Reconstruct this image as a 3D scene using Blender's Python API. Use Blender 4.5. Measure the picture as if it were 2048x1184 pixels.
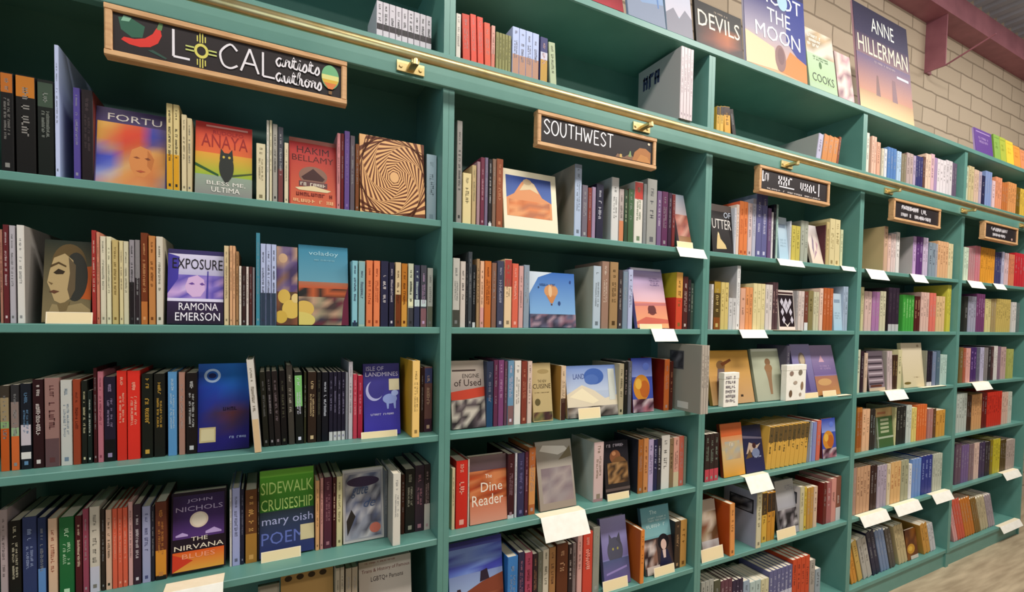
import bpy, math, random
from mathutils import Vector, Matrix

# ------------------------------------------------------------------ clean start
for o in list(bpy.data.objects):
    bpy.data.objects.remove(o)
SC = bpy.context.scene
COL = SC.collection
rnd = random.Random(7)

# ------------------------------------------------------------------ camera
cam_data = bpy.data.cameras.new('camera')
cam = bpy.data.objects.new('camera', cam_data)
COL.objects.link(cam)
CAM_POS = Vector((-0.5292, -1.5816, 1.7088))
RIGHT = Vector((0.89069572, -0.45428093, 0.01702843))
UP = Vector((-0.00094617, 0.03560544, 0.99936548))
FWD = Vector((0.45459898, 0.89014667, -0.03128378))
m = Matrix.Identity(4)
for i in range(3):
    m[i][0] = RIGHT[i]; m[i][1] = UP[i]; m[i][2] = -FWD[i]; m[i][3] = CAM_POS[i]
cam.matrix_world = m
cam_data.sensor_fit = 'HORIZONTAL'
cam_data.sensor_width = 36.0
cam_data.lens = 960.0 / 2048.0 * 36.0
cam_data.shift_y = (670.35 - 592.0) / 2048.0
cam_data.clip_start = 0.05
cam_data.clip_end = 100
SC.camera = cam

# ------------------------------------------------------------------ world, lamps, exposure
SC.view_settings.view_transform = 'Standard'
SC.view_settings.look = 'None'
SC.view_settings.gamma = 1.0
SC.view_settings.use_curve_mapping = False
SC.view_settings.exposure = 0.12
world = bpy.data.worlds.new('shop_air')
SC.world = world
world.use_nodes = True
bg = world.node_tree.nodes['Background']
bg.inputs[0].default_value = (0.92, 0.95, 1.0, 1)
bg.inputs[1].default_value = 0.055

def area(name, loc, size_x, size_y, power, color=(1, 0.93, 0.84), rot=(0, 0, 0)):
    d = bpy.data.lights.new(name, 'AREA')
    d.shape = 'RECTANGLE'; d.size = size_x; d.size_y = size_y
    d.energy = power; d.color = color
    o = bpy.data.objects.new(name, d)
    COL.objects.link(o)
    o.location = loc; o.rotation_euler = rot
    return o
for k, (lx, lp) in enumerate(((-1.6, 38), (0.6, 66), (2.8, 78), (5.0, 62))):
    area('ceiling_lamp', (lx, -1.5, 4.25), 1.4, 0.4, lp, (1, 0.95, 0.88))
    area('ceiling_lamp', (lx, -4.0, 4.25), 1.4, 0.4, lp * 0.42, (1, 0.95, 0.88))
area('added_deck_fill', (3.8, -2.2, 3.3), 4.0, 0.6, 48, (1, 0.95, 0.9), (math.pi, 0, 0))  # fill light added to brighten the ceiling deck and red beam, not a fixture
area('window_daylight', (-5.0, -2.6, 1.9), 2.2, 2.4, 52, (0.66, 0.86, 1.0), (math.pi / 2, 0, -math.pi / 2))

# ------------------------------------------------------------------ colours and materials
def lin(c):
    c = c / 255.0
    return c / 12.92 if c <= 0.04045 else ((c + 0.055) / 1.055) ** 2.4

def hexc(h):
    if len(h) == 3:
        h = ''.join(ch * 2 for ch in h)
    return tuple(lin(int(h[i:i + 2], 16)) for i in (0, 2, 4)) + (1.0,)

def ink(h):
    """printing inks cover a little deeper in the darks than plain paint"""
    return tuple(v * (v + 0.05) / (v + 0.11) for v in hexc(h)[:3]) + (1.0,)

def base_mat(name):
    mt = bpy.data.materials.new(name)
    mt.use_nodes = True
    nt = mt.node_tree
    return mt, nt, nt.nodes['Principled BSDF']

def node(nt, kind, **kw):
    n = nt.nodes.new(kind)
    for k, v in kw.items():
        if k in n.inputs:
            n.inputs[k].default_value = v
        else:
            setattr(n, k, v)
    return n

def print_material():
    """ink on paper or card: the colour comes from the printed design, the sheen from a fine noise"""
    mt, nt, b = base_mat('printed_cover')
    a = node(nt, 'ShaderNodeAttribute', attribute_name='Col')
    no = node(nt, 'ShaderNodeTexNoise', Scale=60.0, Detail=3.0)
    r = node(nt, 'ShaderNodeMapRange')
    r.inputs[3].default_value = 0.34; r.inputs[4].default_value = 0.55
    nt.links.new(a.outputs['Color'], b.inputs['Base Color'])
    nt.links.new(no.outputs['Fac'], r.inputs[0])
    nt.links.new(r.outputs[0], b.inputs['Roughness'])
    b.inputs['Specular IOR Level'].default_value = 0.28
    return mt

def noise_material(name, c0, c1, scale=12.0, stretch=(1, 1, 1), rough=0.5, metallic=0.0, bump=0.0, detail=4.0, spec=0.5):
    mt, nt, b = base_mat(name)
    tc = node(nt, 'ShaderNodeTexCoord')
    mp = node(nt, 'ShaderNodeMapping')
    mp.inputs['Scale'].default_value = stretch
    no = node(nt, 'ShaderNodeTexNoise', Scale=scale, Detail=detail)
    cr = node(nt, 'ShaderNodeValToRGB')
    cr.color_ramp.elements[0].position = 0.3; cr.color_ramp.elements[0].color = hexc(c0)
    cr.color_ramp.elements[1].position = 0.7; cr.color_ramp.elements[1].color = hexc(c1)
    nt.links.new(tc.outputs['Object'], mp.inputs[0]); nt.links.new(mp.outputs[0], no.inputs['Vector'])
    nt.links.new(no.outputs['Fac'], cr.inputs[0]); nt.links.new(cr.outputs[0], b.inputs['Base Color'])
    b.inputs['Roughness'].default_value = rough; b.inputs['Metallic'].default_value = metallic
    b.inputs['Specular IOR Level'].default_value = spec
    if bump:
        bp = node(nt, 'ShaderNodeBump'); bp.inputs['Strength'].default_value = bump; bp.inputs['Distance'].default_value = 0.01
        nt.links.new(no.outputs['Fac'], bp.inputs['Height']); nt.links.new(bp.outputs[0], b.inputs['Normal'])
    return mt

def page_material():
    mt, nt, b = base_mat('book_pages')
    tc = node(nt, 'ShaderNodeTexCoord')
    w = node(nt, 'ShaderNodeTexWave', Scale=260.0, Distortion=1.5, Detail=2.0)
    cr = node(nt, 'ShaderNodeValToRGB')
    cr.color_ramp.elements[0].color = hexc('cbbfa8'); cr.color_ramp.elements[1].color = hexc('efe6d2')
    nt.links.new(tc.outputs['Object'], w.inputs['Vector']); nt.links.new(w.outputs['Fac'], cr.inputs[0])
    nt.links.new(cr.outputs[0], b.inputs['Base Color'])
    b.inputs['Roughness'].default_value = 0.85
    return mt

def block_wall_material():
    mt, nt, b = base_mat('slump_block_wall')
    tc = node(nt, 'ShaderNodeTexCoord')
    sx = node(nt, 'ShaderNodeSeparateXYZ'); cx = node(nt, 'ShaderNodeCombineXYZ')
    nt.links.new(tc.outputs['Object'], sx.inputs[0])
    nt.links.new(sx.outputs['X'], cx.inputs['X']); nt.links.new(sx.outputs['Z'], cx.inputs['Y'])
    no = node(nt, 'ShaderNodeTexNoise', Scale=7.0, Detail=3.0)
    nt.links.new(cx.outputs[0], no.inputs['Vector'])
    ad = node(nt, 'ShaderNodeVectorMath', operation='MULTIPLY_ADD')
    ad.inputs[1].default_value = (0.02, 0.02, 0.0)
    nt.links.new(no.outputs['Color'], ad.inputs[0]); nt.links.new(cx.outputs[0], ad.inputs[2])
    br = node(nt, 'ShaderNodeTexBrick')
    br.inputs['Scale'].default_value = 1.0
    br.inputs['Brick Width'].default_value = 0.40; br.inputs['Row Height'].default_value = 0.132
    br.inputs['Mortar Size'].default_value = 0.007; br.inputs['Mortar Smooth'].default_value = 0.4
    br.inputs['Color1'].default_value = hexc('b1a08a'); br.inputs['Color2'].default_value = hexc('bdac96')
    br.inputs['Mortar'].default_value = hexc('897a67')
    nt.links.new(ad.outputs[0], br.inputs['Vector'])
    nt.links.new(br.outputs['Color'], b.inputs['Base Color'])
    bp = node(nt, 'ShaderNodeBump'); bp.invert = True
    bp.inputs['Strength'].default_value = 0.5; bp.inputs['Distance'].default_value = 0.01
    nt.links.new(br.outputs['Fac'], bp.inputs['Height']); nt.links.new(bp.outputs[0], b.inputs['Normal'])
    b.inputs['Roughness'].default_value = 0.85
    return mt

PRINT = print_material()
PAGES = page_material()
TEAL = noise_material('teal_paint', '57897f', '609187', 6.0, rough=0.42, bump=0.04)
BRASS = noise_material('brass', 'd8be80', 'e8d4a0', 20.0, rough=0.34, metallic=0.85)
OAK = noise_material('pale_sign_wood', 'b98a5c', 'd3a878', 14.0, (1, 6, 6), rough=0.5, bump=0.08)
SLATE = noise_material('chalkboard', '2a2526', '3b3436', 9.0, rough=0.75)
FLOOR = noise_material('floor_vinyl', '8f7f66', 'b7a68a', 5.0, (0.6, 5, 1), rough=0.55)
DECK = noise_material('ribbed_metal', 'a8a6ae', 'bdbbc4', 3.0, rough=0.5, metallic=0.0)
RED_STEEL = noise_material('red_painted_steel', '8e5560', 'a36670', 8.0, rough=0.5)
CARD = noise_material('cream_card', 'efdfbf', 'f6e8cc', 30.0, rough=0.7)
WHITE_CARD = noise_material('white_card', 'e9e6da', 'f3f0e6', 30.0, rough=0.7)
WALL = block_wall_material()

# ------------------------------------------------------------------ mesh builder
class MB:
    def __init__(self):
        self.v = []; self.f = []; self.c = []; self.m = []
    def face(self, pts, col=None, mat=0):
        """col: one colour, or one colour per corner"""
        i = len(self.v)
        self.v += [tuple(p) for p in pts]
        self.f.append(tuple(range(i, i + len(pts))))
        if col is None:
            col = (0.5, 0.5, 0.5, 1)
        self.c.append(list(col) if isinstance(col[0], (tuple, list)) else [col] * len(pts))
        self.m.append(mat)
    def solid(self, verts, faces, col=None, mat=0):
        i = len(self.v)
        self.v += [tuple(p) for p in verts]
        col = col or (0.5, 0.5, 0.5, 1)
        for f in faces:
            self.f.append(tuple(a + i for a in f)); self.c.append([col] * len(f)); self.m.append(mat)
    def box(self, x0, x1, y0, y1, z0, z1, col=None, mat=0, bev=0.0):
        if bev <= 0:
            vs = [(x, y, z) for z in (z0, z1) for y in (y0, y1) for x in (x0, x1)]
            self.solid(vs, [(0, 2, 3, 1), (4, 5, 7, 6), (0, 1, 5, 4), (2, 6, 7, 3), (0, 4, 6, 2), (1, 3, 7, 5)], col, mat)
            return
        b = bev                                              # chamfer the edges that run along the longest side
        L = [x1 - x0, y1 - y0, z1 - z0]; ax = L.index(max(L))
        oth = [i for i in range(3) if i != ax]
        lo = [x0, y0, z0]; hi = [x1, y1, z1]
        p0, p1 = lo[oth[0]], hi[oth[0]]; q0, q1 = lo[oth[1]], hi[oth[1]]
        ring = [(p0 + b, q0), (p1 - b, q0), (p1, q0 + b), (p1, q1 - b), (p1 - b, q1), (p0 + b, q1), (p0, q1 - b), (p0, q0 + b)]
        vs = []
        for e in (lo[ax], hi[ax]):
            for p, q in ring:
                t = [0, 0, 0]; t[ax] = e; t[oth[0]] = p; t[oth[1]] = q
                vs.append(tuple(t))
        fs = [tuple(range(7, -1, -1)), tuple(range(8, 16))] + [(i, (i + 1) % 8, 8 + (i + 1) % 8, 8 + i) for i in range(8)]
        if ax == 1:
            fs = [tuple(reversed(f)) for f in fs]
        self.solid(vs, fs, col, mat)
    def tube(self, p0, p1, r, n=20, col=None, mat=0):
        p0 = Vector(p0); p1 = Vector(p1); d = (p1 - p0).normalized()
        a = d.orthogonal().normalized(); b = d.cross(a)
        vs = []
        for p in (p0, p1):
            for i in range(n):
                t = 2 * math.pi * i / n
                vs.append(p + a * (r * math.cos(t)) + b * (r * math.sin(t)))
        fs = [tuple(range(n - 1, -1, -1)), tuple(range(n, 2 * n))] + [(i, (i + 1) % n, n + (i + 1) % n, n + i) for i in range(n)]
        self.solid(vs, fs, col, mat)
    def build(self, name, mats, parent=None, smooth=False):
        me = bpy.data.meshes.new(name)
        me.from_pydata(self.v, [], self.f)
        for mt in (mats if isinstance(mats, (list, tuple)) else [mats]):
            me.materials.append(mt)
        if len(me.materials) > 1:
            me.polygons.foreach_set('material_index', self.m)
        at = me.color_attributes.new('Col', 'FLOAT_COLOR', 'CORNER')
        at.data.foreach_set('color', [x for f in self.c for c in f for x in c])
        if smooth:
            me.polygons.foreach_set('use_smooth', [True] * len(self.f))
        me.update()
        o = bpy.data.objects.new(name, me)
        COL.objects.link(o)
        if parent is not None:
            o.parent = parent
        return o
    def add(self, other, M, mat_shift=0):
        i = len(self.v)
        self.v += [tuple(M @ Vector(p)) for p in other.v]
        self.f += [tuple(a + i for a in f) for f in other.f]
        self.c += other.c; self.m += [a + mat_shift for a in other.m]

def tag(o, label=None, cat=None, group=None, kind=None):
    if label: o['label'] = label
    if cat: o['category'] = cat
    if group: o['group'] = group
    if kind: o['kind'] = kind
    return o

def empty(name, loc, rot=(0, 0, 0)):
    o = bpy.data.objects.new(name, None)
    o.empty_display_size = 0.05
    COL.objects.link(o)
    o.location = loc; o.rotation_euler = rot
    return o

# ------------------------------------------------------------------ lettering
_text = {}
def text_shape(s, shear=0.0):
    """flat outline of a word: (vertices 0..w x 0..1 in cap heights, faces)"""
    k = (s, shear)
    if k not in _text:
        cu = bpy.data.curves.new('lettering', 'FONT')
        cu.body = s; cu.resolution_u = 2; cu.shear = shear
        ob = bpy.data.objects.new('lettering', cu)
        me = bpy.data.meshes.new_from_object(ob)
        vs = [(v.co.x, v.co.y) for v in me.vertices]
        fs = [tuple(p.vertices) for p in me.polygons]
        bpy.data.objects.remove(ob); bpy.data.curves.remove(cu); bpy.data.meshes.remove(me)
        x0 = min(v[0] for v in vs); x1 = max(v[0] for v in vs); y0 = min(v[1] for v in vs); y1 = max(v[1] for v in vs)
        vs = [((x - x0) / (x1 - x0), (y - y0) / (y1 - y0)) for x, y in vs]
        _text[k] = (vs, fs, (x1 - x0) / (y1 - y0))
    return _text[k]

RING = [(.5 + .5 * math.cos(1.5 + .5236 * i), .5 + .5 * math.sin(1.5 + .5236 * i)) for i in range(13)]
HAND = {
 'S': (.8, [('c', [(.95, .82), (.5, 1), (.08, .78), (.5, .52), (.92, .25), (.5, 0), (.05, .15)])]), 'O': (.9, [('c', RING)]), 'U': (.85, [('c', [(.08, 1), (.08, .3), (.5, 0), (.9, .3), (.9, 1)])]),
 'T': (.85, [('s', [(0, 1), (1, 1)]), ('s', [(.5, 1), (.5, 0)])]), 'H': (.85, [('s', [(.05, 1), (.05, 0)]), ('s', [(.9, 1), (.9, 0)]), ('s', [(.05, .5), (.9, .5)])]), 'W': (1.2, [('s', [(0, 1), (.25, 0), (.5, .7), (.75, 0), (1, 1)])]),
 'E': (.75, [('s', [(.9, 1), (.05, 1), (.05, 0), (.95, 0)]), ('s', [(.05, .5), (.8, .5)])]), 'C': (1.0, [('c', [(.98, .78), (.6, 1), (.08, .6), (.2, .12), (.6, 0), (1, .16)])]), 'A': (1.05, [('s', [(0, 0), (.5, 1), (1, 0)]), ('s', [(.18, .36), (.82, .36)])]), 'L': (.85, [('s', [(.08, 1), (.08, 0), (1, 0)])]),
 'a': (1.0, [('c', [(.85, .85), (.45, 1), (.05, .5), (.4, 0), (.82, .6), (.86, .95), (.85, .2), (1.15, .12)])]), 'r': (.75, [('c', [(0, .1), (.3, .95), (.4, .78), (.85, .85), (.75, .3), (1.2, .08)])]),
 't': (.7, [('c', [(0, .15), (.5, 1.45), (.42, .25), (1.2, .1)]), ('s', [(.05, 1.0), (1, 1.05)])]), 'i': (.5, [('c', [(0, .15), (.5, .9), (.45, .15), (1.3, .1)]), ('s', [(.6, 1.2), (.7, 1.3)])]),
 's': (.75, [('c', [(0, .12), (.6, .98), (.9, .4), (.5, -.02), (.1, .15)])]), 'u': (.95, [('c', [(0, .85), (.15, .12), (.5, .1), (.85, .85), (.85, .2), (1.15, .1)])]), 'h': (.9, [('c', [(0, .1), (.45, 1.5), (.2, 1.3), (.15, .02), (.5, .85), (.8, .7), (.8, .15), (1.2, .1)])]),
 'o': (.9, [('c', [(.5, .95), (.08, .5), (.45, .02), (.85, .5), (.5, .95), (.8, .8), (1.2, .85)])]), 'd': (.95, [('c', [(.85, .85), (.45, 1), (.05, .5), (.4, 0), (.85, .6), (.95, 1.5), (.88, .2), (1.15, .1)])]), '!': (.4, [('s', [(.6, 1.2), (.5, .35)]), ('s', [(.45, .1), (.45, .0)])]),
}

class Sheet:
    """draws flat printed shapes, 0..1 across and up, on a plane given by origin and two edge vectors; later shapes lie a hair higher"""
    def __init__(self, mb, origin, eu, ev, normal, mat=0, step=0.00012):
        self.mb = mb; self.o = Vector(origin); self.u = Vector(eu); self.v = Vector(ev); self.n = Vector(normal)
        self.k = 1; self.mat = mat; self.step = step
        self.flip = self.u.cross(self.v).dot(self.n) < 0
    def p(self, a, b):
        return self.o + self.u * a + self.v * b + self.n * (self.step * self.k)
    def poly(self, pts, col):
        pts = [self.p(min(max(a, 0.0), 1.0), min(max(b, 0.0), 1.0)) for a, b in pts]
        if isinstance(col[0], (tuple, list)):
            col = list(col)
        if self.flip:
            pts = pts[::-1]
            col = col[::-1] if isinstance(col, list) else col
        self.mb.face(pts, col, self.mat)
    def rect(self, x0, y0, x1, y1, c):
        self.poly([(x0, y0), (x1, y0), (x1, y1), (x0, y1)], c)
    def text(self, s, x0, y0, x1, y1, c, shear=0.0, turn=False):
        vs, fs, _ = text_shape(s, shear)
        for f in fs:
            pts = []
            for i in f:
                a, b = vs[i]
                if turn:                                     # reads from the head of the spine to its foot
                    pts.append((x0 + (x1 - x0) * b, y1 - (y1 - y0) * a))
                else:
                    pts.append((x0 + (x1 - x0) * a, y0 + (y1 - y0) * b))
            self.poly(pts, c)
    def marks(self, x0, y0, x1, y1, c, rows=3, seed=0, turn=False, dens=0.85):
        """small unreadable strokes in rows, as lettering looks from afar"""
        r = random.Random(seed)
        U, V = self.u.length, self.v.length
        span = (y1 - y0) * V if turn else (x1 - x0) * U      # along the line of lettering
        row = ((x1 - x0) * U if turn else (y1 - y0) * V) / rows
        cell = min(max(row * 0.62, span / 26), span / 3.6) / span
        def put(a0, a1, b0, b1):
            if turn: self.rect(x0 + (x1 - x0) * b0, y1 - (y1 - y0) * a1, x0 + (x1 - x0) * b1, y1 - (y1 - y0) * a0, c)
            else: self.rect(x0 + (x1 - x0) * a0, y1 - (y1 - y0) * b1, x0 + (x1 - x0) * a1, y1 - (y1 - y0) * b0, c)
        for k in range(rows):
            pos = r.uniform(0, .08)
            while pos + cell <= 1.0:
                if r.random() < dens:
                    lo, hi = (k + .14) / rows, (k + r.uniform(.7, .86)) / rows
                    st = cell * r.uniform(.22, .3)
                    put(pos, pos + st, lo, hi)
                    if r.random() < .6: put(pos + cell * .5, pos + cell * .5 + st, lo, hi)
                    q = lo + (hi - lo) * r.choice((0, .4, .8))
                    put(pos, pos + cell * .75, q, q + (hi - lo) * .2)
                pos += cell
    def line(self, pts, width, c, curve=True):
        """one chalk or pen stroke; width in metres"""
        if not curve and len(pts) > 2:
            for a, b in zip(pts, pts[1:]):
                self.line([a, b], width, c)
            return
        if curve and len(pts) > 2:
            out = []
            for i in range(len(pts) - 1):
                p0 = pts[max(i - 1, 0)]; p1 = pts[i]; p2 = pts[i + 1]; p3 = pts[min(i + 2, len(pts) - 1)]
                for k in range(4):
                    t = k / 4.0
                    out.append(tuple(.5 * (2 * b + (d - a) * t + (2 * a - 5 * b + 4 * d - e) * t * t + (3 * b - a - 3 * d + e) * t ** 3) for a, b, d, e in zip(p0, p1, p2, p3)))
            pts = out + [pts[-1]]
        U, V = self.u.length, self.v.length
        P = [(a * U, b * V) for a, b in pts]
        L, R = [], []
        for i, (x, y) in enumerate(P):
            (xa, ya), (xb, yb) = P[max(i - 1, 0)], P[min(i + 1, len(P) - 1)]
            dx, dy = xb - xa, yb - ya
            n = math.hypot(dx, dy) or 1e-6
            nx, ny = -dy / n * width * .5, dx / n * width * .5
            L.append(((x + nx) / U, (y + ny) / V)); R.append(((x - nx) / U, (y - ny) / V))
        for i in range(len(P) - 1):
            self.poly([R[i], R[i + 1], L[i + 1], L[i]], c)
        self.k += .25
    def hand(self, word, x0, y0, x1, y1, width, c):
        """hand-drawn letters"""
        n = sum(HAND[ch][0] for ch in word); px = x0; k = (x1 - x0) / n
        for ch in word:
            adv, strokes = HAND[ch]
            for st in strokes:
                curve = st[0] == 'c'
                self.line([(px + a * adv * k * .8, y0 + b * (y1 - y0)) for a, b in st[1]], width, c, curve)
            px += adv * k
    def draw(self, items):
        for it in items:
            op = it[0]; a = it[1:]
            if op == 'r': self.rect(*a[:4], ink(a[4]))
            elif op == 'g':                                  # printed blend, bottom colour to top colour
                b, t = ink(a[4]), ink(a[5])
                self.poly([(a[0], a[1]), (a[2], a[1]), (a[2], a[3]), (a[0], a[3])], [b, b, t, t])
            elif op == 'e':
                n = 28
                self.poly([(a[0] + a[2] * math.cos(6.28319 * i / n), a[1] + a[3] * math.sin(6.28319 * i / n)) for i in range(n)], ink(a[4]))
            elif op == 'o':                                  # ring
                n = 32; c = ink(a[5])
                for i in range(n):
                    t0, t1 = 6.28319 * i / n, 6.28319 * (i + 1) / n; q = a[4]
                    self.poly([(a[0] + a[2] * math.cos(t0), a[1] + a[3] * math.sin(t0)), (a[0] + a[2] * math.cos(t1), a[1] + a[3] * math.sin(t1)),
                               (a[0] + a[2] * q * math.cos(t1), a[1] + a[3] * q * math.sin(t1)), (a[0] + a[2] * q * math.cos(t0), a[1] + a[3] * q * math.sin(t0))], c)
            elif op == 'p': self.poly(a[0], ink(a[1]))
            elif op == 't': self.text(a[0], a[1], a[2], a[3], a[4], ink(a[5]), *(a[6:7]))
            elif op == 'h': self.hand(a[0], a[1], a[2], a[3], a[4], a[5], ink(a[6]))
            elif op == 'l': self.line(a[0], a[1], ink(a[2]))
            elif op == 'm': self.marks(a[0], a[1], a[2], a[3], ink(a[4]), a[5], a[6])
            elif op == 'n':                                  # painterly patchwork of a palette
                x0, y0, x1, y1, pal, nx, ny, seed = a
                r = random.Random(seed); pal = [ink(c) for c in pal]
                g = [[r.choice(pal) for _ in range(nx + 1)] for _ in range(ny + 1)]
                for j in range(ny):
                    for i in range(nx):
                        X0 = x0 + (x1 - x0) * i / nx; X1 = x0 + (x1 - x0) * (i + 1) / nx
                        Y0 = y0 + (y1 - y0) * j / ny; Y1 = y0 + (y1 - y0) * (j + 1) / ny
                        self.poly([(X0, Y0), (X1, Y0), (X1, Y1), (X0, Y1)], [g[j][i], g[j][i + 1], g[j + 1][i + 1], g[j + 1][i]])
            elif op == 'N':                                  # soft picture from rows of colours, bottom row first
                x0, y0, x1, y1, rws = a
                g = [[ink(c) for c in rw.split()] for rw in rws]
                ny, nx = len(g) - 1, len(g[0]) - 1
                for j in range(ny):
                    for i in range(nx):
                        X0 = x0 + (x1 - x0) * i / nx; X1 = x0 + (x1 - x0) * (i + 1) / nx
                        Y0 = y0 + (y1 - y0) * j / ny; Y1 = y0 + (y1 - y0) * (j + 1) / ny
                        self.poly([(X0, Y0), (X1, Y0), (X1, Y1), (X0, Y1)], [g[j][i], g[j][i + 1], g[j + 1][i + 1], g[j + 1][i]])
            elif op == 's':                                  # twisted nested squares
                c0, c1, n, tw = ink(a[0]), ink(a[1]), a[2], a[3]
                K = 7
                for i in range(n):
                    q = 0.96 ** 0 * (1 - i / n) ** 1.15 * 0.78
                    rot = tw * i
                    for s in range(K):
                        t0 = rot + 6.28319 * s / K; t1 = rot + 6.28319 * (s + 1) / K
                        q2 = (1 - (i + 0.45) / n) ** 1.15 * 0.78
                        rr = lambda t, q: (0.52 + q * math.cos(t), 0.5 + q * math.sin(t))
                        self.poly([rr(t0, q), rr(t1, q), rr(t1 + tw * .5, q2), rr(t0 + tw * .5, q2)], c1)
            self.k += 1

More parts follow.
